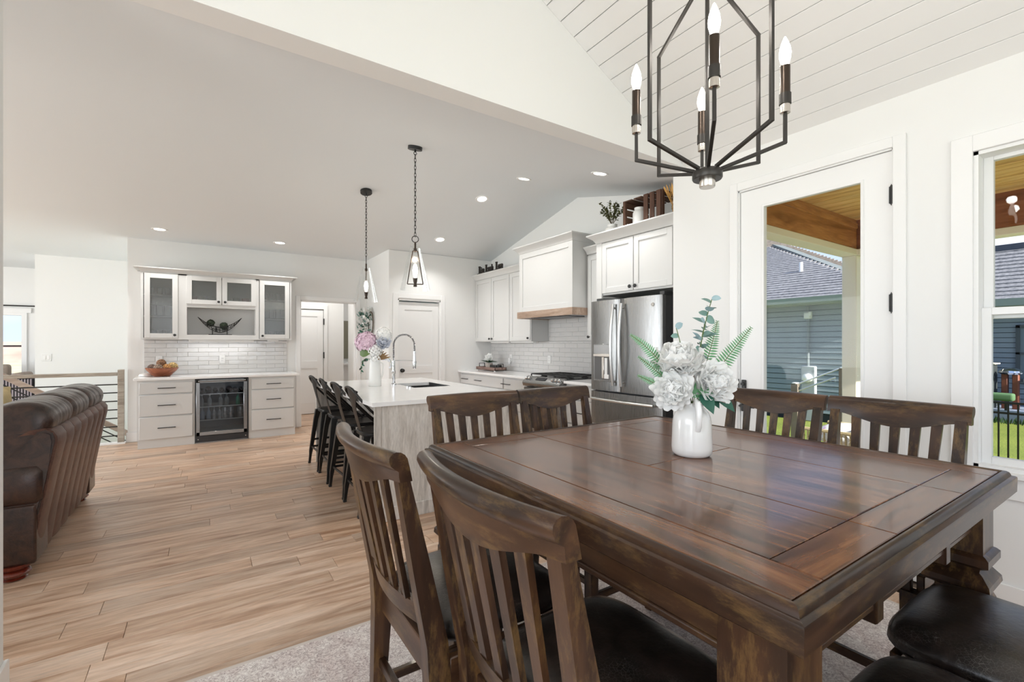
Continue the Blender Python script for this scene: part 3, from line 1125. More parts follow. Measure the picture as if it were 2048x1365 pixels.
# ================================================================== DINING
RUGM = N('distressed_rug')
v = RUGM.coords((1, 1, 1))
a1 = RUGM.noise(v, 3.2, 6, .6, 1.2)
a2 = RUGM.noise(v, 46, 5, .75, 2.5)
a3 = RUGM.noise(RUGM.coords((1, 1, 1)), 9, 6, .7, 2.0)
c1 = RUGM.ramp(a2, [(.40, srgb(176, 164, 160)), (.52, srgb(222, 214, 208)), (.62, srgb(240, 236, 230))])
c2 = RUGM.ramp(a1, [(.42, (1, 1, 1, 1)), (.60, (.86, .80, .80, 1)), (.72, (.97, .95, .94, 1))])
c3 = RUGM.ramp(a3, [(.46, (1, 1, 1, 1)), (.62, (.86, .83, .83, 1))])
RUGM.set(Base_Color=RUGM.mix(RUGM.mix(c1, c2, 1, 'MULTIPLY'), c3, 1, 'MULTIPLY'), Roughness=.95)
RUGM.bump(a2, .5, .006)
rug = thing('area_rug', 'pale beige distressed area rug under the dining table', 'rug', (1.4, .5, 0))
obj('pile', MB().box(-.18, -1.9, .001, 2.95, 2.215, .009, .003), RUGM.m, rug)
BIND = mat('rug_binding', srgb(196, 186, 178), .9)
for (x0_, y0_, x1_, y1_) in ((-.20, -1.92, -.18, 2.235), (2.95, -1.92, 2.97, 2.235), (-.18, -1.92, 2.95, -1.90), (-.18, 2.215, 2.95, 2.235)):
    obj('binding', MB().box(x0_, y0_, .001, x1_, y1_, .008, .002), BIND, rug)

# dining table -------------------------------------------------------
TX0, TX1, TY0, TY1, TZ = .72, 2.09, .32, 1.70, .945
TCX, TCY = (TX0 + TX1) / 2, (TY0 + TY1) / 2
tb = thing('dining_table', 'large square dark walnut gathering table with a leaf and chunky block legs', 'table', (TCX, TCY, 0))
BD = .125   # border boards
LP = .034   # edge lip
g = .0012
LX0, LX1 = 1.20, 1.67


def top_piece(nm, x0_, y0_, x1_, y1_, m_, z=TZ):
    mb = MB().box(x0_ + g, y0_ + g, TZ - .03, x1_ - g, y1_ - g, z)
    te = [e for e in mb.bm.edges if all(q.co.z > TZ - .002 for q in e.verts)]
    bmesh.ops.bevel(mb.bm, geom=te, offset=.0016, segments=1, affect='EDGES')
    return obj(nm, mb, m_, tb)


ix0, ix1, iy0, iy1 = TX0 + LP, TX1 - LP, TY0 + LP, TY1 - LP
# border boards (end boards run across the leaf joints)
top_piece('border_board', ix0, iy0, TX0 + BD + .02, iy1, TBX)
top_piece('border_board', TX1 - BD, iy0, ix1, iy1, TBX)
for (a, b_) in ((TX0 + BD + .02, LX0), (LX0, LX1), (LX1, TX1 - BD)):
    top_piece('border_board', a, iy0, b_, TY0 + BD, TBY)
    top_piece('border_board', a, TY1 - BD, b_, iy1, TBY)
top_piece('table_panel', TX0 + BD + .02, TY0 + BD, LX0, TY1 - BD, TBX)
top_piece('leaf_panel', LX0, TY0 + BD, LX1, 1.005, TBX)
top_piece('leaf_panel', LX0, 1.005, LX1, TY1 - BD, TBX)
top_piece('table_panel', LX1, TY0 + BD, TX1 - BD, TY1 - BD, TBX)
obj('subtop', MB().box(ix0, iy0, TZ - .05, ix1, iy1, TZ - .03), WDX, tb)


def edge_prof(L0, L1, fixed, out, along):
    """moulded lip: outer face, rounded top bead and a step, mitred at the ends"""
    prof = [(.001, -.060), (.005, -.064), (LP + .004, -.064), (LP + .004, -.012), (LP, -.004), (LP - .002, -.001), (LP - .006, .0025), (.021, .0025), (.015, -.002), (.0125, -.0075), (.0115, -.012), (.004, -.013), (.001, -.015), (0, -.019)]
    secs = []
    for s_ in (0, 1):
        sec = []
        for (o_, z_) in prof:
            t = (L0 + o_) if s_ == 0 else (L1 - o_)
            f_ = fixed + out * (-o_) * -1 if False else fixed - out * o_
            sec.append((t, f_, TZ + z_) if along == 'x' else (f_, t, TZ + z_))
        secs.append(sec)
    return MB().loft(secs)


obj('edge_molding', edge_prof(TX0, TX1, TY0, -1, 'x'), WDX, tb)
obj('edge_molding', edge_prof(TX0, TX1, TY1, 1, 'x'), WDX, tb)
obj('edge_molding', edge_prof(TY0, TY1, TX0, -1, 'y'), WDY, tb)
obj('edge_molding', edge_prof(TY0, TY1, TX1, 1, 'y'), WDY, tb)
# apron with a bead along the bottom
AP = .075
for (x0_, y0_, x1_, y1_, m_) in ((TX0 + AP, TY0 + AP, TX1 - AP, TY0 + AP + .022, WDX), (TX0 + AP, TY1 - AP - .022, TX1 - AP, TY1 - AP, WDX), (TX0 + AP, TY0 + AP, TX0 + AP + .022, TY1 - AP, WDY), (TX1 - AP - .022, TY0 + AP, TX1 - AP, TY1 - AP, WDY)):
    mb = MB().box(x0_, y0_, TZ - .165, x1_, y1_, TZ - .05)
    mb.box(x0_ - .006, y0_ - .006, TZ - .172, x1_ + .006, y1_ + .006, TZ - .155, .004)
    obj('apron', mb, m_, tb)
for x in (LX0, LX1):
    for (y, s_) in ((TY0 + AP, -1), (TY1 - AP, 1)):
        obj('apron_block', MB().box(x - .02, y - .012, TZ - .20, x + .02, y + .034, TZ - .06, .004), WDZ, tb)
LEG = [(.060, TZ - .062), (.060, TZ - .235), (.066, TZ - .238), (.074, TZ - .246), (.074, TZ - .268), (.064, TZ - .275), (.052, TZ - .282), (.050, TZ - .292), (.058, TZ - .298), (.076, TZ - .322), (.078, TZ - .338), (.070, TZ - .348), (.052, TZ - .358), (.052, TZ - .368), (.060, TZ - .376), (.066, TZ - .39), (.066, TZ - .60), (.052, .11), (.060, .10), (.066, .085), (.066, .03), (.060, .009)]
for (x, y) in ((TX0 + .105, TY0 + .105), (TX1 - .105, TY0 + .105), (TX0 + .105, TY1 - .105), (TX1 - .105, TY1 - .105)):
    obj('leg', MB().lathe(list(reversed(LEG)), (x, y, 0), sq=True), WDZ, tb, smooth=20)
for x in (LX0, LX1):
    obj('leaf_runner', MB().box(x - .02, TY0 + AP + .03, TZ - .10, x + .02, TY1 - AP - .03, TZ - .055), WDY, tb)

# dining chairs ------------------------------------------------------
CW = .252          # half width at the crest


def back_y(z):
    """reclined line of the back above the seat, in chair space (front is +y)"""
    return -.005 - max(0, z - .56) * .205 - max(0, .56 - z) * .02


def bulge(sv, a=.036):
    return -a * (1 - sv * sv)


def make_chair():
    t = thing('dining_chair', '', 'chair', (0, 0, 0), 0, 'dark walnut slat-back dining chairs around the table')
    for s_ in (-1, 1):
        secs = []
        for z, wx, dy in ((0.0095, .034, .036), (.25, .040, .044), (.50, .044, .058), (.60, .044, .056), (.80, .040, .046), (1.032, .036, .028)):
            x = s_ * (.215 - .006 * (1 - min(1, z / .5)) + .012 * max(0, z - .56))
            y = back_y(z) - (.02 if z < .4 else 0) * (1 - z / .4)
            secs.append([(x - wx / 2, y - dy / 2, z), (x + wx / 2, y - dy / 2, z), (x + wx / 2, y + dy / 2, z), (x - wx / 2, y + dy / 2, z)])
        obj('leg', MB().loft(secs), WDZ, t, world=False)
        obj('leg', MB().lathe([(.017, .0095), (.022, .20), (.024, .50)], (s_ * .20, .405, 0), sq=True), WDZ, t, world=False)
        obj('side_rail', MB().box(s_ * .225 - .011, .02, .485, s_ * .225 + .011, .40, .555, .003), WDY, t, world=False)
        obj('stretcher', MB().box(s_ * .205 - .010, 0, .235, s_ * .205 + .010, .40, .265, .003), WDY, t, world=False)
    # crest: plan curve, arched lower edge, scrolled top
    secs = []
    n = 22
    for i in range(n + 1):
        sv = -1 + 2 * i / n
        x = sv * CW
        lo = 1.020 - .045 * max(0, math.cos(sv * PI * .60)) ** 1.3
        sec = []
        top = 1.064
        yo = bulge(sv)
        h = .015
        pf = [(h, lo), (h, lo * .6 + top * .4), (h, top - .012)]
        for q in range(9):     # scroll over the top to the back
            an = R(10) + q * R(28)
            pf.append((-.010 + .0225 * math.cos(an) + .002, top + .006 + .022 * math.sin(an)))
        pf += [(-h + .002, top - .018), (-h, lo * .5 + (top - .018) * .5), (-h, lo)]
        for (dy, z) in pf:
            sec.append((x, back_y(z) + yo + dy, z))
        secs.append(sec)
    obj('crest_rail', MB().loft(secs), WDX, t, world=False)
    # lower rail, curved in plan
    secs = []
    for i in range(13):
        sv = -1 + 2 * i / 12
        x = sv * .205
        secs.append([(x, back_y(zz) + bulge(sv, .032) + dy, zz) for (dy, zz) in ((.011, .632), (.011, .690), (-.011, .690), (-.011, .632))])
    obj('lower_rail', MB().loft(secs), WDX, t, world=False)
    for i in range(5):
        x0_ = -.128 + .064 * i
        secs = []
        for z, k in ((.688, 1.0), (.80, 1.03), (1.02, 1.10)):
            x = x0_ * k * 1.02
            sv = x / .235
            y = back_y(z) + bulge(sv, .033)
            w_ = .015 + (.003 if z > .9 else 0)
            secs.append([(x - w_, y - .007, z), (x + w_, y - .007, z), (x + w_, y + .007, z), (x - w_, y + .007, z)])
        obj('slat', MB().loft(secs), WDZ, t, world=False)
    obj('front_rail', MB().box(-.205, .395, .485, .205, .418, .555, .003), WDX, t, world=False)
    obj('back_rail', MB().box(-.195, -.012, .475, .195, .010, .556, .003), WDX, t, world=False)
    obj('stretcher', MB().box(-.185, .395, .165, .185, .415, .20, .003), WDX, t, world=False)
    obj('stretcher', MB().box(-.195, -.022, .30, .195, -.002, .33, .003), WDX, t, world=False)
    # cushion: rounded trapezoid
    secs = []
    prof = [(0.0, -.004), (.55, -.006), (.95, .0), (1.0, .018), (.985, .040), (.93, .056), (.82, .066), (.6, .072), (.3, .075), (.02, .076)]
    for (k, h) in prof:
        ring = []
        for j in range(36):
            an = 2 * PI * j / 36
            cx, sy = math.cos(an), math.sin(an)
            ex = 0.42
            px = math.copysign(abs(cx) ** ex, cx)
            py = math.copysign(abs(sy) ** ex, sy)
            wx = .228 + .012 * py
            ring.append((px * wx * k, .222 + py * .222 * k, .562 + h))
        secs.append(ring)
    cu_ = MB().loft(secs, cap=True)
    obj('seat', cu_, SEAT, t, world=False, smooth=50)
    # nail line where the leather is tacked under
    ring = []
    return t


chair = make_chair()
spots = [
    (.552, .766, -90, 'dark walnut slat-back dining chair nearest the camera, back scuffed golden, facing table'),
    (.490, 1.280, -90, 'dark walnut dining chair behind the nearest one, beside the open floor'),
    (1.145, 1.945, 180, 'dark walnut dining chair on the island side, in front of the island end panel'),
    (1.668, 1.955, 180, 'dark walnut dining chair on the island side, in front of the steel range and refrigerator'),
    (2.405, 1.272, 90, 'dark walnut dining chair in front of the glass porch door'),
    (2.415, .758, 90, 'dark walnut dining chair standing beside the window, right of the porch door'),
    (1.664, .030, 0, 'dining chair with black leather seat pushed in at near side, closer to the window'),
    (1.150, -.010, 0, 'dining chair with black leather seat at near table corner, lowest in the photo'),
]
for i, (x, y, a, lb) in enumerate(spots):
    if i == 0:
        chair.location = (x, y, 0)
        chair.rotation_euler = (0, 0, R(a))
        chair['label'] = lb
    else:
        dup(chair, (x, y, 0), R(a), lb)

# chandelier ---------------------------------------------------------
CX, CY, CZ = 1.563, 1.03, 2.06
ch = thing('chandelier', 'black open cage chandelier with four candle bulbs above the dining table', 'chandelier', (CX, CY, 1.9))
RR = .266
ROD = .0068
ztop = ZE + SL * (XD - CX) - .01
obj('hub', MB().lathe([(.0, 1.955), (.050, 1.955), (.053, 1.960), (.053, 1.983), (.050, 1.988), (0, 1.988)], (CX, CY, 0), 32), BRONZE, ch)
obj('finial', MB().lathe([(0, 1.926), (.026, 1.926), (.028, 1.930), (.028, 1.955), (.0, 1.956)], (CX, CY, 0), 24), NICKEL, ch, )
obj('stem', MB().cyl((CX, CY, 1.985), (CX, CY, ztop), .0075, 10), BRONZE, ch)
obj('collar', MB().cyl((CX, CY, 1.986), (CX, CY, 2.0), .0125, 14), NICKEL, ch)
obj('top_hub', MB().cyl((CX, CY, 2.70), (CX, CY, 2.725), .035, 20), BRONZE, ch)
obj('canopy', MB().cyl((CX, CY, ztop - .06), (CX, CY, ztop + .02), .065, 24), BRONZE, ch)


def rodpath(pts):
    m_ = MB()
    for p, q in zip(pts, pts[1:]):
        p, q = Vector(p), Vector(q)
        d_ = (q - p).normalized() * .0055
        m_.bar(p - d_, q + d_, .0125, .0125, .0015, up=(math.cos(CUR), math.sin(CUR), 0))
    return m_


for a in (169, 259, 349, 79):
    CUR = R(a) + .001
    u = Vector((math.cos(R(a)), math.sin(R(a)), 0))
    b0 = Vector((CX, CY, 0))
    obj('cage_arm', rodpath([b0 + u * .045 + Vector((0, 0, 1.992)), b0 + u * RR + Vector((0, 0, CZ)), b0 + u * RR + Vector((0, 0, 2.565)), b0 + u * .03 + Vector((0, 0, 2.712))]), BRONZE, ch)
BULB = emis('lit_candle_bulb', (1.0, .93, .82), 14)
WAXS = mat('bronze_sleeve', (.06, .045, .035), .3, .8)
for a in (128, 218, 308, 38):
    CUR = R(a) + .001
    u = Vector((math.cos(R(a)), math.sin(R(a)), 0))
    b0 = Vector((CX, CY, 0))
    e = b0 + u * .256
    arm = obj('candle_arm', rodpath([b0 + u * .045 + Vector((0, 0, 1.990)), e + Vector((0, 0, CZ)), e + Vector((0, 0, 2.172))]), BRONZE, ch)
    obj('socket_cup', MB().lathe([(.006, 2.160), (.0165, 2.164), (.0165, 2.190), (.0150, 2.20), (.0, 2.20)], (e.x, e.y, 0), 18), NICKEL, arm)
    obj('socket_collar', MB().cyl((e.x, e.y, 2.195), (e.x, e.y, 2.232), .0195, 20), BRONZE, arm)
    obj('candle_sleeve', MB().cyl((e.x, e.y, 2.225), (e.x, e.y, 2.330), .0165, 20), WAXS, arm)
    obj('sleeve_shell', MB().cyl((e.x - u.x * .004 + .004, e.y + .004, 2.225), (e.x + .004, e.y + .004, 2.337), .0150, 20), NICKEL, arm)
    obj('bulb', MB().lathe([(.0, 2.328), (.011, 2.330), (.013, 2.340), (.0185, 2.362), (.0195, 2.376), (.0165, 2.398), (.009, 2.420), (.003, 2.434), (0, 2.437)], (e.x, e.y, 0), 20), BULB, arm)
    lt = add_light('candle_glow', 'POINT', (0, 0, 0), 2.8, size=.03, color=(1, .96, .91))
    lt.parent = ch
    lt.location = (e.x - CX, e.y - CY, 2.46 - 1.9)

# pitcher vase with peonies -----------------------------------------
VX, VY = 1.452, 1.018
vz = thing('ceramic_pitcher', 'white ribbed ceramic pitcher vase in the middle of the dining table', 'vase', (VX, VY, TZ))
RIB = []
prof = [(.060, 0), (.066, .004), (.072, .012), (.0735, .03), (.0715, .08), (.0695, .12), (.067, .135), (.060, .152), (.050, .163), (.043, .170), (.040, .180), (.041, .188), (.036, .188), (.035, .176), (.040, .165), (.05, .15), (.062, .13), (.066, .02), (0, .012)]
obj('body', MB().lathe([(r * .94, TZ + h) for r, h in prof], (VX, VY, 0), 40), CERAM, vz, smooth=60)
hd = Vector((-.5547 * 1, -.832, 0)).normalized()      # handle faces the room side
hx = Vector((.06, -1.0, 0)).normalized()
hx = (Vector((-.62, -.78, 0))).normalized()
pth = [Vector((VX, VY, TZ)) + hx * r_ + Vector((0, 0, h_)) for r_, h_ in ((.036, .180), (.052, .196), (.070, .190), (.080, .165), (.080, .135), (.076, .112), (.068, .098))]
obj('handle', MB().tube(pth, [.009, .0105, .011, .011, .0105, .010, .009], 12), CERAM, vz)

PETAL = N('white_peony_petal')
v = PETAL.coords((1, 1, 1))
PETAL.set(Base_Color=PETAL.ramp(PETAL.noise(v, 22, 4), [(.3, (.93, .935, .925, 1)), (.7, (.97, .965, .955, 1))]), Roughness=.6)
tl_ = PETAL.n('ShaderNodeBsdfTranslucent')
tl_.inputs[0].default_value = (.95, .95, .93, 1)
ms_ = PETAL.n('ShaderNodeMixShader')
ms_.inputs[0].default_value = .22
PETAL.l(PETAL.b.outputs[0], ms_.inputs[1])
PETAL.l(tl_.outputs[0], ms_.inputs[2])
PETAL.l(ms_.outputs[0], PETAL.out.inputs[0])
PETPINK = mat('pink_petal', srgb(226, 198, 214), .7, var=.12, vscale=30)
PETBLUE = mat('grey_blue_petal', srgb(222, 225, 233), .7, var=.18, vscale=40)
STEMM = mat('green_stem', srgb(92, 112, 60), .6)
LEAFE = mat('eucalyptus_leaf', srgb(110, 142, 134), .55, var=.25, vscale=18)
LEAFB = mat('blue_eucalyptus_leaf', srgb(150, 176, 182), .55, var=.2, vscale=18)
LEAFD = mat('deep_green_leaf', srgb(38, 92, 74), .5, var=.2, vscale=12)
FERN = mat('fern_green', srgb(96, 150, 104), .55, var=.25, vscale=14)


def petal_mesh(L, w_, cup, m_, name='petal', nu=6, nv=5, ruff=.06):
    def f(u_, t):
        a = (u_ - .5) * 2
        wd = w_ * (math.sin(PI * (.12 + .80 * t)) ** .7)
        x = a * wd / 2 * (1.0)
        z = L * t
        y = -cup * (t ** 1.5) * L * .9 + cup * L * .5 * (a * a) * math.sin(PI * t) + ruff * L * .25 * math.sin(a * 7 + t * 3) * t
        return (x, y, z * (1 - .12 * a * a))
    mb = MB().grid(f, nu, nv)
    return mesh_of(mb, name, m_, smooth=80)


def flower(parent, c, facing, rad, n_rings, mesh_set, seed, part_name='petal'):
    rg = random.Random(seed)
    fz = Vector(facing).normalized()
    q = fz.to_track_quat('Z', 'Y').to_matrix().to_4x4()
    base = Matrix.Translation(Vector(c) - rootof(parent).location) @ q
    for ring_ in n_rings:
        count, tilt, off, sc = ring_[:4]
        sy_, sz_ = ring_[4:] if len(ring_) > 4 else (.06, -.35)
        for i in range(count):
            az = 2 * PI * (i + rg.random() * .5) / count + off
            t = R(tilt + rg.uniform(-9, 9))
            o = bpy.data.objects.new(part_name, rg.choice(mesh_set))
            COL.objects.link(o)
            o.parent = parent
            s_ = sc * rad * rg.uniform(.9, 1.1)
            o.matrix_local = base @ Matrix.Rotation(az, 4, 'Z') @ Matrix.Translation((0, rad * sy_, rad * sz_)) @ Matrix.Rotation(-t, 4, 'X') @ Matrix.Scale(s_, 4)


PM = [petal_mesh(1.0, .86, .42, PETAL.m), petal_mesh(1.0, .74, .52, PETAL.m, ruff=.12), petal_mesh(1.0, .95, .34, PETAL.m, ruff=.10)]
RINGS = [(13, 96, 0, .92), (13, 80, .3, 1.0), (12, 66, .1, .98), (12, 52, .5, .93), (11, 39, .2, .86), (9, 24, .0, .82), (8, -12, .3, .78, .40, -.10), (7, -26, .1, .66, .30, .0), (5, -36, .5, .52, .18, .08)]


def ctr(mb, p0, p1, sag, r):
    p0, p1 = Vector(p0), Vector(p1)
    mid = (p0 + p1) / 2 + Vector(sag)
    pts = [(p0 * (1 - t) ** 2 + mid * 2 * t * (1 - t) + p1 * t * t) for t in (0, .2, .4, .6, .8, 1)]
    return mb.tube(pts, r, 6), pts


neck = Vector((VX, VY, TZ + .175))
# directions in the room: R_ = to the photograph's right, D_ = away
R_ = Vector((.832, -.5547, 0))
D_ = Vector((.5547, .832, 0))
UPV = Vector((0, 0, 1))


def off(r_, d_, z_):
    return Vector((VX, VY, TZ)) + R_ * r_ + D_ * d_ + UPV * z_


for i, (r_, d_, z_, fc, rad, lb) in enumerate((
        (-.050, -.010, .345, (-.10, -.35, .75), .094, 'widest white peony on top of the pitcher bouquet'),
        (-.085, -.050, .236, (-.40, -.75, .15), .074, 'white peony hanging low over the pitcher handle, nearest the refrigerator'),
        (.066, -.040, .262, (.30, -.9, .22), .080, 'white peony with yellowish heart, on the porch door side of the pitcher'))):
    c = off(r_, d_, z_)
    fcv = R_ * fc[0] + D_ * fc[1] + UPV * fc[2]
    p = thing('white_peony', lb, 'flower', c, 0, 'white peonies in the pitcher')
    mb, _ = ctr(MB(), neck - UPV * .08, c - fcv.normalized() * rad * .3, (0, 0, .01), .003)
    obj('stem', mb, STEMM, p)
    obj('heart', MB().ball(c + fcv.normalized() * rad * .02, rad * .16, 10), mat('pale_yellow_heart', srgb(228, 216, 160), .7) if i == 0 else bpy.data.materials['pale_yellow_heart'], p)
    flower(p, c, fcv, rad, RINGS, PM, 20 + i)


def sprig(name, lb, cat, p0, p1, sag, leaves, L, w_, m_, group=None, rnd=True, seed=1, spread=70, m2=None):
    rg = random.Random(seed)
    t = thing(name, lb, cat, p0, 0, group)
    mb, pts = ctr(MB(), p0, p1, sag, .0017)
    obj('stem', mb, STEMM, t)
    for k in range(leaves):
        f = .38 + .62 * k / max(1, leaves - 1)
        i0 = min(4, int(f * 5))
        q = Vector(pts[i0]).lerp(Vector(pts[i0 + 1]), f * 5 - i0)
        ax = (Vector(pts[i0 + 1]) - Vector(pts[i0])).normalized()
        az = k * 2.4 + rg.random()
        pr_ = ax.orthogonal().normalized()
        pr_.rotate(Matrix.Rotation(az, 3, ax))
        d_ = (ax * math.cos(R(spread)) + pr_ * math.sin(R(spread))).normalized()
        sc = rg.uniform(.8, 1.1)
        upv = -D_ * .8 + UPV * .5 + Vector((rg.uniform(-.4, .4), rg.uniform(-.4, .4), rg.uniform(-.2, .4)))
        obj('leaf', MB().leaf(q, d_, upv, L * sc, w_ * sc, .12, 5, rnd), m2 if (m2 and k % 3 == 0) else m_, t, smooth=80)
    return t


sprig('eucalyptus_stem', 'tall round-leaved eucalyptus stem rising above the white peonies', 'eucalyptus', neck, off(.085, .03, .560), (-.01, 0, .06), 13, .036, .034, LEAFE, 'eucalyptus in the pitcher', seed=3, m2=LEAFB)
sprig('eucalyptus_stem', 'short eucalyptus stem with two blue-green leaves beside the top peony', 'eucalyptus', neck, off(-.045, .03, .455), (0, 0, .05), 5, .034, .030, LEAFB, 'eucalyptus in the pitcher', seed=5, m2=LEAFE)
sprig('eucalyptus_stem', 'bushy dark eucalyptus stem with pointed leaves behind the peonies', 'eucalyptus', neck, off(.068, .05, .475), (0, 0, .05), 12, .052, .022, LEAFE, 'eucalyptus in the pitcher', False, seed=8, m2=LEAFB)


def frond(lb, p0, p1, sag, n_, L, seed=1, facing=None):
    t = thing('fern_frond', lb, 'fern', p0, 0, 'fern fronds in the pitcher')
    mb, pts = ctr(MB(), p0, p1, sag, .0014)
    obj('stem', mb, STEMM, t)
    fac = (-D_ + UPV * .3) if facing is None else facing
    for k in range(n_):
        f = .45 + .55 * k / (n_ - 1)
        i0 = min(4, int(f * 5))
        q = Vector(pts[i0]).lerp(Vector(pts[i0 + 1]), f * 5 - i0)
        ax = (Vector(pts[i0 + 1]) - Vector(pts[i0])).normalized()
        sd = ax.cross(fac).normalized()
        ll = L * (1 - .75 * (k / (n_ - 1)) ** 1.3)
        m_ = MB()
        for s_ in (-1, 1):
            m_.leaf(q, sd * s_ + ax * .35, fac, ll, ll * .17 + .002, .1, 3)
        obj('leaflet', m_, FERN, t, smooth=80)


frond('fern frond pointing up toward the refrigerator door', neck, off(-.215, .01, .428), (-.02, 0, .07), 20, .030)
frond('curled fern frond below the highest one on the refrigerator side', neck, off(-.195, -.02, .350), (-.02, 0, .03), 18, .026)
frond('lowest fern frond on the refrigerator side of the bouquet', neck, off(-.200, -.03, .285), (-.02, 0, .02), 18, .024)
frond('fern frond reaching up toward the porch door', neck, off(.222, .02, .455), (.04, 0, .04), 20, .036)
frond('upright fern frond bending behind the tall eucalyptus', neck, off(.118, .06, .480), (.05, 0, .06), 18, .034)
for i, (r_, d_, z_, L, w_, lb) in enumerate(((.03, -.07, .195, .075, .050, 'broad dark green leaf drooping beside the pitcher handle'), (.085, -.05, .175, .062, .036, 'small dark green leaf under the yellow-hearted peony'), (.125, -.045, .180, .095, .045, 'long dark green leaf pointing to the porch door chair'))):
    t = thing('broad_leaf_sprig', lb, 'leaf', neck, 0, 'broad leaves under the peonies')
    p1 = off(r_ * .55, d_ * .7, .222)
    mb, _ = ctr(MB(), neck - UPV * .02, p1, (0, 0, .02), .002)
    obj('stem', mb, STEMM, t)
    obj('blade', MB().leaf(p1, off(r_, d_, z_) - p1, -D_ + UPV * .6, L, w_, .25, 6, False), LEAFD, t, smooth=80)
t = thing('fern_frond', 'leafy green fern clump in the middle of the three peonies', 'fern', neck, 0, 'fern fronds in the pitcher')
for k in range(14):
    q = off(-.02 + .006 * k, -.05, .215 + .006 * (k % 5))
    obj('leaflet', MB().leaf(q, R_ * math.cos(k * 1.3) + UPV * math.sin(k * 1.3), -D_, .045, .012, .2, 4), FERN, t, smooth=80)
# ================================================================== KITCHEN
ISLW = wood('pale_grey_oak_panel', srgb(172, 166, 158), srgb(204, 198, 190), srgb(222, 218, 212), 'z', 1.6, .5, ringscale=10, bump=.03)
HOODW = wood('taupe_oak_band', srgb(150, 126, 108), srgb(172, 148, 130), srgb(190, 168, 150), 'y', 1.5, .5, ringscale=8, bump=.03)
TILEM = N('pale_grey_glazed_tile')
v = TILEM.coords((1, 1, 1), rnd=True)
TILEM.set(Base_Color=(.66, .65, .64, 1), Roughness=.10)
TILEM.b.inputs['Coat Weight'].default_value = .3
TILEM.bump(TILEM.noise(v, 9, 2, .5), .35, .02)
GROUT = mat('light_grout', (.57, .565, .56), .9)


def shaker(parent, axis, p, a0, a1, z0, z1, name='door', fr=.058, m_=None, t=.02, out=-1):
    """shaker front on plane axis=p whose face points toward -axis; returns the frame object"""
    m_ = m_ or CAB
    mb = MB()

    def bx(b0, b1, c0, c1, f0, f1, bev=.0015):
        if axis == 'x':
            mb.box(p + f0, b0, c0, p + f1, b1, c1, bev)
        else:
            mb.box(b0, p + f0, c0, b1, p + f1, c1, bev)
    bx(a0, a0 + fr, z0, z1, -t, 0)
    bx(a1 - fr, a1, z0, z1, -t, 0)
    bx(a0 + fr, a1 - fr, z0, z0 + fr, -t, 0)
    bx(a0 + fr, a1 - fr, z1 - fr, z1, -t, 0)
    o = obj(name, mb, m_, parent)
    mb = MB()
    bx(a0 + fr - .004, a1 - fr + .004, z0 + fr - .004, z1 - fr + .004, -t + .011, -.002, 0)
    obj('panel', mb, m_, o)
    return o


def knob(parent, axis, p, a, z, r=.0155):
    mb = MB()
    pr_ = [(.006, 0), (.006, .012), (r, .016), (r * 1.05, .022), (r * .8, .028), (0, .029)]
    if axis == 'x':
        mb.lathe([(q, -h) for q, h in pr_], (p, a, z), 14, 'x')
    else:
        mb.lathe([(q, -h) for q, h in pr_], (a, p, z), 14, 'y')
    return obj('knob', mb, BLACK, parent)


def pull(parent, axis, p, a, z, L=.13):
    mb = MB()
    if axis == 'x':
        mb.box(p - .030, a - L / 2, z - .005, p - .020, a + L / 2, z + .005, .001)
        for q in (-L / 2 + .012, L / 2 - .012):
            mb.box(p - .022, a + q - .004, z - .004, p, a + q + .004, z + .004)
    else:
        mb.box(a - L / 2, p - .030, z - .005, a + L / 2, p - .020, z + .005, .001)
        for q in (-L / 2 + .012, L / 2 - .012):
            mb.box(a + q - .004, p - .022, z - .004, a + q + .004, p, z + .004)
    return obj('handle', mb, BLACK, parent)


def crown(parent, axis, p, back, a0, a1, z, h=.085, flare=.065, ends=(True, True)):
    """flared crown moulding on three sides; front face at axis=p, wall at back"""
    prof = [(0, 0), (-.006, .004), (-.010, .018), (-.030, .045), (-flare + .012, h - .022), (-flare + .004, h - .016), (-flare, h - .012), (-flare, h)]
    loops = []
    for (o_, hh) in prof:
        e0 = a0 + (o_ if ends[0] else 0)
        e1 = a1 - (o_ if ends[1] else 0)
        f_ = p + o_
        pts = [(back, e0), (f_, e0), (f_, e1), (back, e1)]
        loops.append([(q[0], q[1], z + hh) if axis == 'x' else (q[1], q[0], z + hh) for q in pts])
    return obj('crown_molding', MB().loft(loops, cap=True), CAB, parent, smooth=25)


ZCT = .908      # countertop height
# island -------------------------------------------------------------
IX0, IX1, IY0, IY1 = 1.03, 2.36, 3.40, 5.66
isl = thing('kitchen_island', 'long kitchen island with pale grey oak end panel under the white countertop', 'island', (1.9, 4.5, 0))
obj('end_panel', MB().box(IX0 + .03, IY0 + .03, 0, IX1 - .03, IY0 + .062, ZCT - .032, .002), ISLW, isl)
obj('end_panel', MB().box(IX0 + .03, IY1 - .062, 0, IX1 - .03, IY1 - .03, ZCT - .032, .002), ISLW, isl)
obj('corner_trim', MB().box(IX0 + .022, IY0 + .022, 0, IX0 + .075, IY0 + .034, ZCT - .032, .002), ISLW, isl)
obj('corner_trim', MB().box(IX1 - .075, IY0 + .022, 0, IX1 - .022, IY0 + .034, ZCT - .032, .002), ISLW, isl)
obj('baseboard', MB().box(IX0 + .018, IY0 + .018, 0, IX1 - .018, IY0 + .034, .105, .002), ISLW, isl)
obj('back_panel', MB().box(IX0 + .36, IY0 + .06, 0, IX0 + .38, IY1 - .06, ZCT - .032), ISLW, isl)
obj('baseboard', MB().box(IX0 + .345, IY0 + .065, 0, IX0 + .362, IY1 - .065, .105, .002), ISLW, isl)
obj('cabinet_front', MB().box(IX1 - .05, IY0 + .06, .09, IX1 - .03, IY1 - .06, ZCT - .032), CAB, isl)
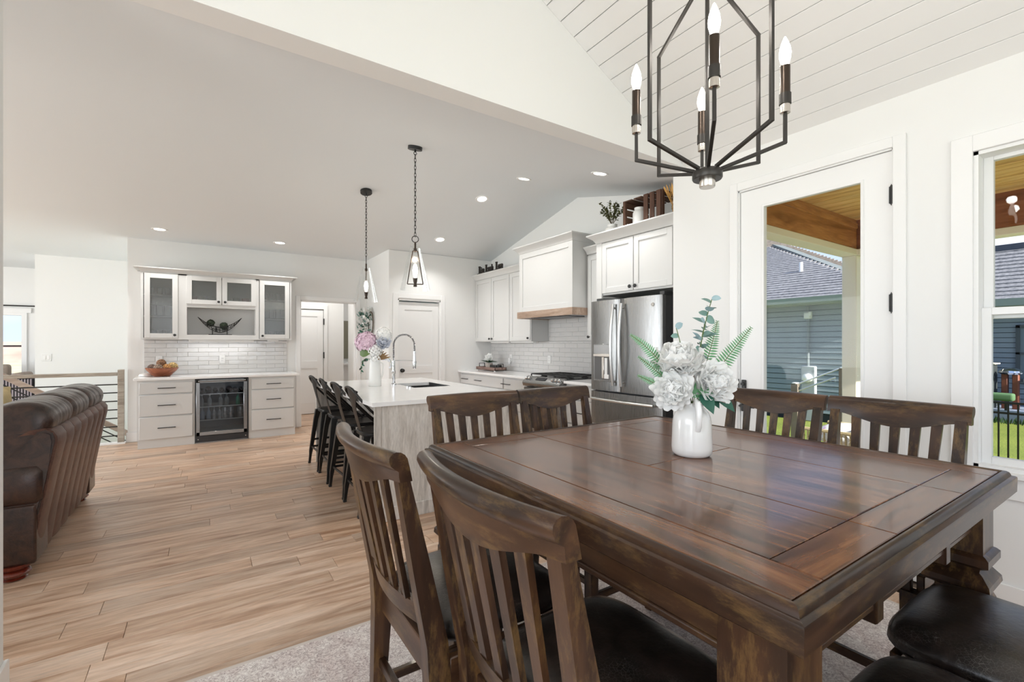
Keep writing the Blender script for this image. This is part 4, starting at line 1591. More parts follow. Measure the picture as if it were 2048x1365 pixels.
obj('toe_kick', MB().box(IX1 - .12, IY0 + .06, 0, IX1 - .10, IY1 - .06, .09), CAB, isl)
# countertop with the sink cutout
SX0, SX1, SY0, SY1 = 1.74, 2.14, 4.36, 4.92
mb = MB()
for (x0_, x1_, y0_, y1_) in ((IX0, SX0, IY0, IY1), (SX1, IX1, IY0, IY1), (SX0, SX1, IY0, SY0), (SX0, SX1, SY1, IY1)):
    mb.box(x0_, y0_, ZCT - .032, x1_, y1_, ZCT)
bmesh.ops.remove_doubles(mb.bm, verts=mb.bm.verts, dist=1e-5)
ct = tag(obj('island_countertop', mb, QUARTZ, origin=(1.7, 4.5, ZCT - .032)), 'polished white quartz countertop lying on the kitchen island', 'countertop')
sk = thing('kitchen_sink', 'stainless undermount sink let into the white island countertop', 'sink', (1.94, 4.64, .7))
mb = MB()
for (x0_, x1_, y0_, y1_, z0_, z1_) in ((SX0 - .004, SX0, SY0, SY1, .68, ZCT - .034), (SX1, SX1 + .004, SY0, SY1, .68, ZCT - .034), (SX0, SX1, SY0 - .004, SY0, .68, ZCT - .034), (SX0, SX1, SY1, SY1 + .004, .68, ZCT - .034), (SX0, SX1, SY0, SY1, .676, .68)):
    mb.box(x0_, y0_, z0_, x1_, y1_, z1_)
obj('basin', mb, STEELY, sk)
obj('drain', MB().cyl((1.94, 4.64, .68), (1.94, 4.64, .684), .045, 20), CHROME, sk)
for (x, y) in ((1.70, 4.44), (1.70, 4.37)):
    obj('hole_cover', MB().cyl((x, y, ZCT), (x, y, ZCT + .012), .013, 14), CHROME, sk)
# spring faucet
FX, FY = 1.675, 4.78
fa = thing('spring_faucet', 'chrome spring-neck kitchen faucet standing on the island by the sink', 'faucet', (FX, FY, ZCT))
obj('base', MB().lathe([(.029, ZCT), (.029, ZCT + .012), (.022, ZCT + .018), (.020, ZCT + .022)], (FX, FY, 0), 20), CHROME, fa)
obj('body', MB().cyl((FX, FY, ZCT + .01), (FX, FY, ZCT + .26), .0165, 16).cyl((FX, FY, ZCT + .12), (FX, FY, ZCT + .155), .021, 16), CHROME, fa)
dirf = Vector((.80, -.60, 0))
arc = [Vector((FX, FY, ZCT + .25 + .02 * k)) for k in range(9)]
c0 = Vector((FX, FY, ZCT + .42)) + dirf * .112
for k in range(1, 25):
    an = PI - k * PI / 24 * 1.0
    arc.append(c0 + dirf * (.112 * math.cos(an)) + UPV * (.115 * math.sin(an)))
arc += [c0 + dirf * .112 - UPV * (.02 * k) for k in range(1, 4)]
obj('hose', MB().tube(arc, .0065, 10), DARKPL, fa)
# coil around the hose
coil = []
segs = len(arc) - 1
turns = 44
for i in range(turns * 10 + 1):
    f = i / (turns * 10) * segs
    k = min(int(f), segs - 1)
    p = arc[k].lerp(arc[k + 1], f - k)
    t_ = (arc[k + 1] - arc[k]).normalized()
    s_ = dirf.cross(UPV).normalized()
    u_ = s_.cross(t_).normalized()
    an = 2 * PI * i / 10
    coil.append(p + (s_ * math.cos(an) + u_ * math.sin(an)) * .0115)
obj('spring', MB().tube(coil, .0026, 5), CHROME, fa)
tip = arc[-1]
obj('spray_head', MB().lathe([(.013, .0), (.013, -.02), (.012, -.05), (.017, -.09), (.019, -.15), (.017, -.185), (0, -.186)], tip, 18), CHROME, fa)
obj('support_arm', MB().cyl((FX, FY, ZCT + .26), tuple(Vector((FX, FY, ZCT + .26)) + dirf * .224), .005, 10).cyl(tuple(tip - UPV * .105), tuple(tip - UPV * .13), .023, 16), CHROME, fa)
obj('lever', MB().bar((FX, FY, ZCT + .135), (FX - .05, FY - .10, ZCT + .15), .010, .010, .003).cyl((FX - .02, FY - .045, ZCT + .138), (FX - .005, FY - .01, ZCT + .138), .016, 14), CHROME, fa)

# vase of flowers on the island
V2 = Vector((1.475, 4.78, ZCT))
v2 = thing('tall_white_vase', 'tall white handled vase standing on the island beside the faucet', 'vase', V2)
obj('body', MB().lathe([(.0, .0), (.062, .0), (.066, .006), (.064, .05), (.058, .20), (.055, .25), (.057, .28), (.052, .28), (.050, .24), (.056, .05), (0, .04)], V2, 28), PORC, v2, smooth=60)
e2 = R_ * 1.0
obj('handle', MB().tube([V2 + e2 * a + UPV * b for a, b in ((.055, .245), (.078, .235), (.084, .20), (.080, .12), (.062, .075))], .0075, 10), PORC, v2)


def hydr(lb, c, rad, m_, n_, pl_, seed, grp):
    rg = random.Random(seed)
    p = thing('hydrangea', lb, 'flower', c, 0, grp)
    mb, _ = ctr(MB(), V2 + UPV * .2, c, (0, 0, .02), .003)
    obj('stem', mb, STEMM, p)
    mb = MB()
    for k in range(n_):
        th_ = math.acos(1 - 1.7 * (k + .5) / n_)
        ph = k * 2.39996
        d_ = Vector((math.sin(th_) * math.cos(ph), math.sin(th_) * math.sin(ph), math.cos(th_)))
        q = Vector(c) + d_ * rad * rg.uniform(.75, .95)
        t1 = d_.orthogonal().normalized()
        t1.rotate(Matrix.Rotation(rg.random() * 6, 3, d_))
        for j in range(4):
            t2 = t1.copy()
            t2.rotate(Matrix.Rotation(j * PI / 2, 3, d_))
            mb.leaf(q, t2 + d_ * .35, d_, pl_, pl_ * .95, .15, 3, True)
    o = obj('florets', mb, m_, p, smooth=80)
    o['kind'] = 'stuff'
    return p


oo = lambda r_, d_, z_: V2 + R_ * r_ + D_ * d_ + UPV * z_
hydr('round pink hydrangea head leaning left over the island vase', oo(-.085, -.02, .45), .118, PETPINK, 170, .022, 2, 'flower heads in the island vase')
p = thing('cabbage_rose', 'pale grey-blue rose on the faucet side of the island vase', 'flower', oo(.105, -.02, .46), 0, 'flower heads in the island vase')
mb, _ = ctr(MB(), V2 + UPV * .2, oo(.105, -.02, .43), (0, 0, .03), .003)
obj('stem', mb, STEMM, p)
PM2 = [petal_mesh(1.0, 1.1, .45, PETBLUE), petal_mesh(1.0, .95, .55, PETBLUE)]
flower(p, oo(.10, -.03, .45), R_ * .3 - D_ * .7 + UPV * .5, .100, [(6, 76, 0, 1), (6, 55, .4, .95), (5, 36, .1, .85), (4, 18, .3, .7)], PM2, 77)
hydr('white hydrangea head above the grey-blue rose', oo(.085, .02, .53), .088, PETAL.m, 120, .019, 4, 'flower heads in the island vase')
hydr('small white blossom cluster hanging over the island vase rim', oo(.02, -.05, .365), .072, PETAL.m, 60, .020, 6, 'flower heads in the island vase')
hydr('pale blossom cluster drooping below the middle of the island bouquet', oo(.03, -.065, .285), .045, PETAL.m, 26, .018, 9, 'flower heads in the island vase')
t = thing('broad_leaf_sprig', 'big round green leaf under the pink hydrangea', 'leaf', V2 + UPV * .25, 0, 'leaves in the island vase')
obj('blade', MB().leaf(oo(-.02, -.05, .40), -R_ - UPV * .55, -D_ + UPV * .4, .15, .13, .2, 6, True), mat('fresh_green_leaf', srgb(96, 122, 62), .5, var=.2), t, smooth=80)
t = thing('dry_leaf_sprig', 'brown and dark folded leaves between rose and vase rim', 'leaf', V2 + UPV * .25, 0, 'leaves in the island vase')
BRL = mat('brown_dry_leaf', srgb(128, 100, 66), .6, var=.3)
for k in range(5):
    obj('leaf', MB().leaf(oo(.04, -.04, .28), R_ * (.5 + .2 * k) + UPV * (1.1 - .22 * k) - D_ * .2, -D_, .10 + .01 * k, .03, .15, 4), BRL, t, smooth=80)
for k, (r_, z_, L, lb, n_, m2_) in enumerate(((-.10, .30, .17, 'dark trailing berry sprig hanging left of the island vase', 14, LEAFD), (.15, .35, .18, 'pale grey trailing sprig between the vase and the faucet', 14, PETBLUE))):
    t = thing('trailing_sprig', lb, 'sprig', oo(r_ * .4, -.03, .3), 0, 'leaves in the island vase')
    rg = random.Random(k)
    mb, pts = ctr(MB(), oo(r_ * .4, -.03, .28), oo(r_ * 1.25, -.06, z_ - L), (R_ * r_ * .5 + UPV * .12), .002)
    obj('stem', mb, STEMM, t)
    for j in range(n_):
        f = j / n_ * 4.8
        q = Vector(pts[int(f)]).lerp(Vector(pts[int(f) + 1]), f % 1)
        obj('leaf', MB().leaf(q, R_ * rg.uniform(-1, 1) - UPV * .5, -D_, .034, .018, .2, 3), m2_ if k else (LEAFD if j % 3 else BLACKM), t, smooth=80)

# wreath on the pantry side wall
wr = thing('greenery_wreath', 'small greenery wreath with white blooms hanging on grey side wall', 'wreath', (2.33, 7.80, 1.70))
obj('hoop', MB().tube([(2.335, 7.80 + .13 * math.cos(a * PI / 12), 1.70 + .19 * math.sin(a * PI / 12)) for a in range(24)], .008, 8, closed=True), mat('twig_brown', srgb(86, 72, 56), .8), wr)
rg = random.Random(12)
for k in range(110):
    a = rg.random() * 2 * PI
    q = Vector((2.33 - rg.random() * .17, 7.80 + .13 * math.cos(a) * rg.uniform(.75, 1.2), 1.70 + .20 * math.sin(a) * rg.uniform(.75, 1.2)))
    d_ = Vector((-.5, rg.uniform(-1, 1), rg.uniform(-1, 1)))
    obj('leaf', MB().leaf(q, d_, (-1, 0, .2), rg.uniform(.06, .09), .032, .2, 3), LEAFD if k % 3 else LEAFE, wr, smooth=80)
for k in range(9):
    a = 1.2 + k * .33
    q = Vector((2.30 - .14 * ((k * 5) % 9) / 9, 7.80 + .12 * math.cos(a), 1.74 + .19 * math.sin(a)))
    obj('bloom', MB().ico(q, .035, 1, (.7, 1, 1)), PETAL.m, wr)

# island stools ------------------------------------------------------


def make_stool():
    t = thing('metal_stool', '', 'stool', (0, 0, 0), 0, 'black metal counter stools along the island')
    SH = .635
    secs = []
    for (k, z) in ((.9, SH - .035), (1.0, SH - .03), (1.0, SH - .006), (.97, SH), (.5, SH - .004), (.05, SH - .006)):
        ring = []
        for j in range(28):
            an = 2 * PI * j / 28
            px = math.copysign(abs(math.cos(an)) ** .5, math.cos(an))
            py = math.copysign(abs(math.sin(an)) ** .5, math.sin(an))
            ring.append((px * .165 * k, py * .165 * k, z))
        secs.append(ring)
    obj('seat', MB().loft(secs), BLACKM, t, world=False)
    for sx_ in (-1, 1):
        for sy in (-1, 1):
            secs = []
            for z, o_, w_ in ((0, .222, .011), (.10, .213, .013), (.14, .210, .017), (.50, .166, .022), (SH - .02, .145, .028)):
                cx, cy = sx_ * o_, sy * o_
                secs.append([(cx - w_, cy - w_, z), (cx + w_, cy - w_, z), (cx + w_, cy + w_, z), (cx - w_, cy + w_, z)])
            lg = obj('leg', MB().loft(secs), BLACKM, t, world=False)
            obj('foot', MB().box(sx_ * .222 - .014, sy * .222 - .014, 0, sx_ * .222 + .014, sy * .222 + .014, .02, .003), DARKPL, lg, world=False)
    for z, o_ in ((.19, .202), (.27, .193)):
        for (a, b_) in (((-1, -1), (1, -1)), ((1, -1), (1, 1)), ((1, 1), (-1, 1)), ((-1, 1), (-1, -1))):
            if z > .2 and a[1] == b_[1]:
                continue
            obj('rung', MB().bar((a[0] * o_, a[1] * o_, z), (b_[0] * o_, b_[1] * o_, z), .012, .022, .002), BLACKM, t, world=False)
    # back: hooped tube running down to the seat front, with a flared centre splat (back is -y)
    pth = []
    hw, tz, ty = .172, 1.0, -.245
    half = [(.172, .08, SH - .01), (.178, -.03, SH + .09), (.176, -.13, SH + .19), (.165, -.20, SH + .275), (.140, -.232, SH + .325), (.10, -.244, SH + .350), (.05, -.248, SH + .358), (0, -.249, SH + .36)]
    full = half + [(-x, y, z) for x, y, z in reversed(half[:-1])]
    obj('back_hoop', MB().tube(full, .0105, 10), BLACKM, t, world=False)

    def sp(u_, t_):
        w_ = .050 + .105 * max(0, (t_ - .45) / .55) ** 1.4
        z = SH - .01 + .365 * t_
        y = -.152 - .097 * t_ ** .9
        x = (u_ - .5) * 2 * w_
        z -= .020 * (x / .15) ** 2 * t_
        return (x, y + .03 * (x / .15) ** 2, z)
    obj('splat', MB().grid(sp, 8, 10, .004), BLACKM, t, world=False)
    obj('seat_brace', MB().tube([(-.172, .08, SH - .012), (0, .10, SH - .04), (.172, .08, SH - .012)], .007, 8), BLACKM, t, world=False)
    return t


stool = make_stool()
lbs = ['black metal counter stool at island end nearest the dining table',
       'black metal counter stool, second along island counting from the dining table',
       'black metal counter stool, third along island counting from the dining table',
       'black metal counter stool at far end of island near the drinks bar']
for i, y in enumerate((3.83, 4.35, 4.88, 5.39)):
    if i == 0:
        stool.location = (1.215, y, 0)
        stool.rotation_euler = (0, 0, R(-90))
        stool['label'] = lbs[0]
    else:
        dup(stool, (1.215, y, 0), R(-90 + (2, -2, 1)[i - 1]), lbs[i])

# base cabinets along the range wall --------------------------------
FXB = 3.57
bc = thing('base_cabinet', 'light grey base cabinet with wide two-pull drawer beside the range', 'cabinet', (3.9, 6.0, 0))
obj('body', MB().box(FXB + .02, 4.985, .10, XK, YP, ZCT - .032), CAB, bc)
obj('toe_kick', MB().box(FXB + .09, 4.985, 0, XK, YP, .10), CAB, bc)


def drawer(parent, axis, p, a0, a1, z0, z1, pulls, L=.13, t=.02):
    mb = MB()
    if axis == 'x':
        mb.box(p - t, a0, z0, p, a1, z1, .004)
    else:
        mb.box(a0, p - t, z0, a1, p, z1, .004)
    o = obj('drawer', mb, CAB, parent)
    for a in pulls:
        pull(o, axis, p - t, a, (z0 + z1) / 2, L)
    return o


drawer(bc, 'x', FXB + .02, 5.60, 6.90, .70, .85, (6.74, 6.30), .20)
shaker(bc, 'x', FXB + .02, 6.27, 6.90, .12, .685)
shaker(bc, 'x', FXB + .02, 5.60, 6.25, .12, .685)
for zz in ((.70, .85), (.42, .685), (.12, .405)):
    drawer(bc, 'x', FXB + .02, 5.0, 5.57, zz[0], zz[1], (5.5 if zz[0] > .6 else 5.3,), .22)
ct = tag(obj('range_countertop', MB().box(FXB - .03, 4.985, ZCT - .032, XK, YP, ZCT, .003), QUARTZ, origin=(3.9, 6, ZCT - .032)), 'white countertop left of the range, running into the pantry corner', 'countertop')
bc2 = thing('base_cabinet', 'narrow light grey drawer cabinet between range and refrigerator', 'cabinet', (3.9, 3.97, 0))
obj('body', MB().box(FXB + .02, 3.72, .10, XK, 4.215, ZCT - .032), CAB, bc2)
obj('toe_kick', MB().box(FXB + .09, 3.72, 0, XK, 4.215, .10), CAB, bc2)
for zz in ((.70, .85), (.42, .685), (.12, .405)):
    drawer(bc2, 'x', FXB + .02, 3.735, 4.20, zz[0], zz[1], (3.967,), .13)
ct = tag(obj('small_countertop', MB().box(FXB - .03, 3.70, ZCT - .032, XK, 4.215, ZCT, .003), QUARTZ, origin=(3.9, 3.96, ZCT - .032)), 'short white countertop between the range and the refrigerator', 'countertop')

# upper cabinets -----------------------------------------------------
UX = 3.87
UZ0, UZ1 = 1.385, 2.43
uc = thing('upper_cabinet', 'light grey upper cabinet with three shaker doors left of hood', 'cabinet', (4.0, 6.1, UZ0))
obj('body', MB().box(UX + .02, 5.325, UZ0, XK, YP, UZ1), CAB, uc)
for (a, b_, ky) in ((6.42, 6.93, 6.455), (5.89, 6.41, 6.375), (5.340, 5.86, 5.38)):
    d_ = shaker(uc, 'x', UX + .02, a, b_, UZ0 + .012, UZ1 - .02)
    knob(d_, 'x', UX, ky, UZ0 + .045)
obj('face_frame', MB().box(UX + .012, 5.325, UZ0, UX + .022, YP, UZ1), CAB, uc)
crown(uc, 'x', UX, XK, 5.326, YP, UZ1 - .005, ends=(False, False))
obj('light_rail', MB().box(UX + .10, 5.4, UZ0 - .022, UX + .16, 6.0, UZ0, .004), PLASTIC, uc)
obj('light_rail', MB().box(UX + .10, 6.05, UZ0 - .022, UX + .16, 6.6, UZ0, .004), PLASTIC, uc)
uc2 = thing('upper_cabinet', 'narrow light grey upper cabinet between hood and refrigerator', 'cabinet', (4.0, 3.95, UZ0))
obj('body', MB().box(UX + .02, 3.705, UZ0, XK, 4.16, UZ1), CAB, uc2)
d_ = shaker(uc2, 'x', UX + .02, 3.71, 4.155, UZ0 + .012, UZ1 - .02)
knob(d_, 'x', UX, 4.125, UZ0 + .045)
crown(uc2, 'x', UX, XK, 3.768, 4.16, UZ1 - .005, ends=(False, False))
# hood
hx0 = 3.655
hd_ = thing('range_hood', 'tall boxed white range hood with taupe wood band above the range', 'hood', (3.95, 4.74, 1.70))
obj('body', MB().box(hx0 + .02, 4.185, 1.76, XK, 5.30, 2.59), CAB, hd_)
shaker(hd_, 'x', hx0 + .02, 4.185, 5.30, 1.775, 2.59, 'front_panel', .075)
mb = MB()
mb.box(hx0 - .022, 4.163, 1.695, hx0 + .0, 5.322, 1.785, .002)
mb.box(hx0, 4.163, 1.695, XK, 4.185, 1.785, .002)
mb.box(hx0, 5.30, 1.695, XK, 5.322, 1.785, .002)
obj('wood_band', mb, HOODW, hd_)
obj('insert', MB().box(hx0 + .05, 4.25, 1.70, XK - .05, 5.25, 1.72), STEELY, hd_)
obj('filter', MB().box(hx0 + .10, 4.40, 1.692, XK - .15, 5.10, 1.70, .003), mat('dark_filter', (.2, .2, .2), .4, .8), hd_)
crown(hd_, 'x', hx0, XK, 4.185, 5.30, 2.585, .09, .07)
# refrigerator cabinet
RX = 3.56
RZ0, RZ1 = 1.865, 2.435
rc = thing('refrigerator_cabinet', 'light grey two-door cabinet above the refrigerator with flared crown', 'cabinet', (3.9, 3.15, RZ0))
obj('body', MB().box(RX + .02, 2.54, RZ0, XK, 3.68, RZ1), CAB, rc)
obj('side_filler', MB().box(RX, 3.60, RZ0 - .03, RX + .02, 3.68, RZ1), CAB, rc)
obj('side_panel', MB().box(RX + .02, 3.695, 0, XK, 3.70, RZ0), CAB, rc)
for (a, b_, ky) in ((3.165, 3.595, 3.195), (2.70, 3.155, 3.125)):
    d_ = shaker(rc, 'x', RX + .02, a, b_, RZ0 + .02, RZ1 - .012)
    knob(d_, 'x', RX, ky, RZ0 + .058, .018)
crown(rc, 'x', RX, XK, 2.54, 3.68, RZ1 - .005, .095, .08, (False, True))

# refrigerator -------------------------------------------------------
HANDLE = mat('satin_steel_handle', (.66, .66, .65), .3, 1.0)
rf = thing('refrigerator', 'stainless french-door refrigerator with ice dispenser in the left door', 'refrigerator', (3.85, 3.2, 0))
RD = 3.46
RY0, RY1, RM = 2.735, 3.665, 3.245
obj('body', MB().box(RD + .06, RY0 + .01, .02, XK - .03, RY1 - .01, 1.80), mat('dark_grey_fridge_side', (.045, .045, .047), .4), rf)


def fdoor(a0, a1, z0, z1, nm):
    pts = []
    n_ = 14
    for i in range(n_ + 1):
        f = i / n_
        y = a0 + (a1 - a0) * f
        b_ = .016 * (1 - (2 * f - 1) ** 2)
        e = min(f, 1 - f) * (a1 - a0)
        if e < .012:
            b_ -= (.012 - e) * .9
        pts.append((RD - b_, y, z0))
    pts += [(RD + .055, a1, z0), (RD + .055, a0, z0)]
    return obj(nm, MB().prism(pts, (0, 0, z1 - z0)), STEELZ, rf, smooth=50)


DZ0, DZ1 = .862, 1.795
rightd = fdoor(RY0, RM - .003, DZ0, DZ1, 'door')
leftd = fdoor(RM + .003, RY1, DZ0, DZ1, 'door')
fz = fdoor(RY0, RY1, .505, .845, 'freezer_drawer')
fz2 = fdoor(RY0, RY1, .09, .490, 'freezer_drawer')
obj('kick_grille', MB().box(RD + .03, RY0 + .02, .012, RD + .06, RY1 - .02, .085), DARKPL, rf)
for (o_, y, sg) in ((rightd, RM - .055, -1), (leftd, RM + .055, 1)):
    pts = []
    for i in range(13):
        f = i / 12
        z = .925 + (1.745 - .925) * f
        pts.append((RD - .040 - .036 * math.sin(PI * f), y, z))
    obj('handle', MB().tube(pts, [.0155] * 13, 12).cyl((RD - .052, y, .965), (RD, y, .965), .011, 10).cyl((RD - .052, y, 1.705), (RD, y, 1.705), .011, 10), HANDLE, o_)
for (o_, z) in ((fz, .772), (fz2, .43)):
    pts = []
    for i in range(15):
        f = i / 14
        pts.append((RD - .046 - .028 * math.sin(PI * f), RY0 + .06 + (RY1 - RY0 - .12) * f, z))
    obj('handle', MB().tube(pts, .014, 12).cyl((RD - .05, RY0 + .08, z), (RD, RY0 + .08, z), .011, 10).cyl((RD - .05, RY1 - .08, z), (RD, RY1 - .08, z), .011, 10), HANDLE, o_)
# dispenser
obj('dispenser_frame', MB().box(RD - .020, 3.345, .955, RD - .004, 3.605, 1.345, .004), STEELZ, leftd, )
obj('dispenser_recess', MB().box(RD - .0215, 3.37, .975, RD - .017, 3.58, 1.215), mat('dispenser_dark', (.10, .10, .10), .3), leftd)
obj('dispenser_panel', MB().box(RD - .0225, 3.36, 1.24, RD - .018, 3.59, 1.335, .002), mat('dispenser_control', (.34, .34, .34), .2, .6), leftd)
obj('dispenser_lip', MB().box(RD - .030, 3.355, 1.212, RD - .018, 3.595, 1.242, .003), NICKEL, leftd)
obj('dispenser_paddle', MB().box(RD - .026, 3.445, .985, RD - .020, 3.475, 1.21, .003), NICKEL, leftd)
obj('dispenser_cup', MB().box(RD - .026, 3.395, .985, RD - .020, 3.435, 1.20, .003).box(RD - .028, 3.372, .985, RD - .020, 3.44, 1.03, .003), PLASTIC, leftd)
bd = MB().lathe([(.018, 0), (.016, -.003), (.0, -.003)], (RD - .0125, 2.83, 1.71), 20, 'x')
bdo = obj('badge', bd, NICKEL, rightd)
BADGE = mat('badge_ink', (.12, .12, .13), .4, .5)
o = obj('emblem', MB().tube([(RD - .0165, 2.83 + .012 * math.cos(a * PI / 10), 1.71 + .012 * math.sin(a * PI / 10)) for a in range(20)], .0011, 5, closed=True).tube([(RD - .0165, 2.836, 1.714), (RD - .0165, 2.831, 1.718), (RD - .0165, 2.826, 1.712), (RD - .0165, 2.832, 1.703), (RD - .0165, 2.838, 1.706)], .0011, 5), BADGE, rightd)
obj('hinge_cover', MB().box(RD + .03, RY0 - .005, 1.795, RD + .16, RY0 + .05, 1.83, .004), DARKPL, rf)

# range --------------------------------------------------------------
rg_ = thing('gas_range', 'stainless slide-in gas range with black grates under the hood', 'range', (3.85, 4.6, 0))
GX0 = 3.50
g0, g1 = 4.222, 4.978
obj('body', MB().box(GX0 + .06, g0, .02, XK - .01, g1, .895), mat('range_side_steel', (.30, .30, .30), .35, .8), rg_)
obj('control_panel', MB().prism([(GX0 - .005, g0, .80), (GX0 + .01, g0, .795), (GX0 + .10, g0, .905), (GX0 + .10, g0, .925), (GX0 + .075, g0, .928), (GX0 - .01, g0, .862), (GX0 - .02, g0, .84)], (0, g1 - g0, 0)), STEELY, rg_)
obj('display', MB().obox((GX0 + .035, 4.64, .9015), (.05, .20, .004), (0, R(-38), 0)), mat('black_glass_display', (.03, .03, .035), .08), rg_)
for y in (4.93, 4.865, 4.39, 4.325, 4.26):
    mb = MB().lathe([(.019, 0), (.022, .008), (.020, .028), (.017, .032), (0, .033)], (0, 0, 0), 18)
    mb.xform(Matrix.Translation((GX0 + .030, y, .893)) @ Matrix.Rotation(R(-52), 4, 'Y'))
    obj('knob', mb, CHROME, rg_)
ov = obj('oven_door', MB().box(GX0, g0 + .005, .215, GX0 + .06, g1 - .005, .785, .006), STEELY, rg_)
obj('oven_window', MB().box(GX0 - .004, g0 + .06, .27, GX0 + .004, g1 - .06, .70, .002), mat('black_oven_glass', (.015, .015, .017), .05), ov)
obj('handle', MB().cyl((GX0 - .055, g0 + .04, .742), (GX0 - .055, g1 - .04, .742), .014, 12).cyl((GX0 - .055, g0 + .07, .742), (GX0, g0 + .07, .742), .010, 10).cyl((GX0 - .055, g1 - .07, .742), (GX0, g1 - .07, .742), .010, 10), STEELY, ov)
dw = obj('warming_drawer', MB().box(GX0, g0 + .005, .06, GX0 + .06, g1 - .005, .205, .006), STEELY, rg_)
obj('cooktop', MB().box(GX0 + .08, g0 - .01, .895, XK - .012, g1 + .01, .915, .004), mat('black_cooktop', (.03, .03, .03), .25), rg_)
IRON = mat('cast_iron_grate', (.02, .02, .02), .55)
for k in range(3):
    a0 = g0 + .012 + k * .247
    gm = MB()
    xa, xb, ya, yb = GX0 + .12, XK - .07, a0, a0 + .236
    for (p0, p1) in (((xa, ya), (xb, ya)), ((xa, yb), (xb, yb)), ((xa, ya), (xa, yb)), ((xb, ya), (xb, yb)), ((xa, (ya + yb) / 2), (xb, (ya + yb) / 2)), (((xa * 2 + xb) / 3, ya), ((xa * 2 + xb) / 3, yb)), (((xa + xb * 2) / 3, ya), ((xa + xb * 2) / 3, yb)), (((xa + xb) / 2, ya), ((xa + xb) / 2, yb))):
        gm.bar((*p0, .950), (*p1, .950), .011, .014, .002)
    for (x, y) in ((xa, ya), (xa, yb), (xb, ya), (xb, yb)):
        gm.box(x - .006, y - .006, .915, x + .006, y + .006, .95)
    obj('grate', gm, IRON, rg_)
for (x, y) in ((3.74, 4.34), (4.0, 4.34), (3.74, 4.85), (4.0, 4.85), (3.87, 4.6)):
    obj('burner', MB().lathe([(.045, .915), (.045, .925), (.03, .927), (.03, .936), (0, .937)], (x, y, 0), 18), IRON, rg_)

# tile backsplash: each tile a piece of the wall ----------------------
tl_w, tl_h = .25, .0635


def tiles(parent, axis, p, a0, a1, z0, z1, holes=()):
    """holes: (a0, a1, z0, z1) rectangles left bare; rows in running bond, cut at the ends"""
    full = {}
    z = z0
    row = 0
    while z < z1 - .01:
        h = min(tl_h, z1 - z)
        a = a0 - (row % 2) * tl_w / 2
        while a < a1 - .004:
            b0, b1 = max(a, a0), min(a + tl_w, a1)
            skip = any(b0 > q[0] - .001 and b1 < q[1] + .001 and z >= q[2] - .001 and z + h <= q[3] + .001 for q in holes)
            if b1 - b0 > .012 and not skip:
                key = (round(b1 - b0, 4), round(h, 4))
                if key not in full:
                    w_ = key[0] - .0028
                    hh = key[1] - .0028
                    mb = MB().box(-.008 if axis == 'x' else -w_ / 2, -w_ / 2 if axis == 'x' else -.008, -hh / 2, 0 if axis == 'x' else w_ / 2, w_ / 2 if axis == 'x' else 0, hh / 2)
                    fe = [e for e in mb.bm.edges if all((q.co.x if axis == 'x' else q.co.y) < -.007 for q in e.verts)]
                    bmesh.ops.bevel(mb.bm, geom=fe, offset=.002, segments=1, affect='EDGES')
                    full[key] = mesh_of(mb, 'tile', TILEM.m)
                c = (b0 + b1) / 2
                jit = (rng.random() - .5) * .0012
                o = piece('tile', full[key], parent, (p + jit, c, z + h / 2) if axis == 'x' else (c, p + jit, z + h / 2))
                o.rotation_euler = (0, (rng.random() - .5) * .012, (rng.random() - .5) * .012) if axis == 'x' else ((rng.random() - .5) * .016, 0, (rng.random() - .5) * .012)
            a += tl_w
        z += tl_h
        row += 1


obj('grout', MB().box(XK - .003, 3.70, ZCT, XK, YP, UZ0 + .01), GROUT, wall_kitchen)
obj('grout', MB().box(XK - .003, 4.165, UZ0, XK, 5.325, 1.72), GROUT, wall_kitchen)
tiles(wall_kitchen, 'x', XK - .003, 3.70, YP - .001, ZCT + .001, UZ0 - .001)
tiles(wall_kitchen, 'x', XK - .003, 4.175, 5.32, UZ0, 1.72)


def outlet(name, label, axis, p, a, z, gang=1, switch=False, group=None):
    w_ = .036 + .023 * (gang - 1)
    f = (lambda b0, b1, c0, c1, d0, d1, bv=0: MB().box(p + d0, b0, c0, p + d1, b1, c1, bv)) if axis == 'x' else (lambda b0, b1, c0, c1, d0, d1, bv=0: MB().box(b0, p + d0, c0, b1, p + d1, c1, bv))
    t = thing(name, label, 'outlet' if not switch else 'switch', (p, a, z) if axis == 'x' else (a, p, z), 0, group)
    obj('plate', f(a - w_, a + w_, z - .058, z + .058, -.007, 0, .002), PLASTIC, t)
    for k in range(gang):
        c = a + (k - (gang - 1) / 2) * .046
        if switch:
            obj('rocker', f(c - .016, c + .016, z - .033, z + .033, -.011, -.006, .002), TRIM, t)
        else:
            for zz in (-.02, .02):
                r_ = obj('receptacle', f(c - .016, c + .016, z + zz - .014, z + zz + .014, -.0095, -.006, .003), TRIM, t)
                for q in (-.006, .006):
                    obj('slot', f(c + q - .0012, c + q + .0012, z + zz - .005, z + zz + .006, -.0101, -.0094), DARKPL, r_)
    return t


outlet('wall_outlet', 'white outlet in kitchen backsplash left of range, under the hood edge', 'x', XK - .011, 5.30, 1.12)
outlet('wall_outlet', 'white outlet in kitchen backsplash behind the flower tray', 'x', XK - .011, 6.31, 1.12)
nl = tag(obj('plug_in_freshener', MB().box(XK - .05, 6.29, 1.04, XK - .018, 6.35, 1.12, .012, 2).cyl((XK - .035, 6.32, 1.02), (XK - .035, 6.32, 1.05), .018, 12), PLASTIC, origin=(XK - .03, 6.32, 1.02)), 'white plug-in air freshener in the outlet behind the tray', 'air freshener')

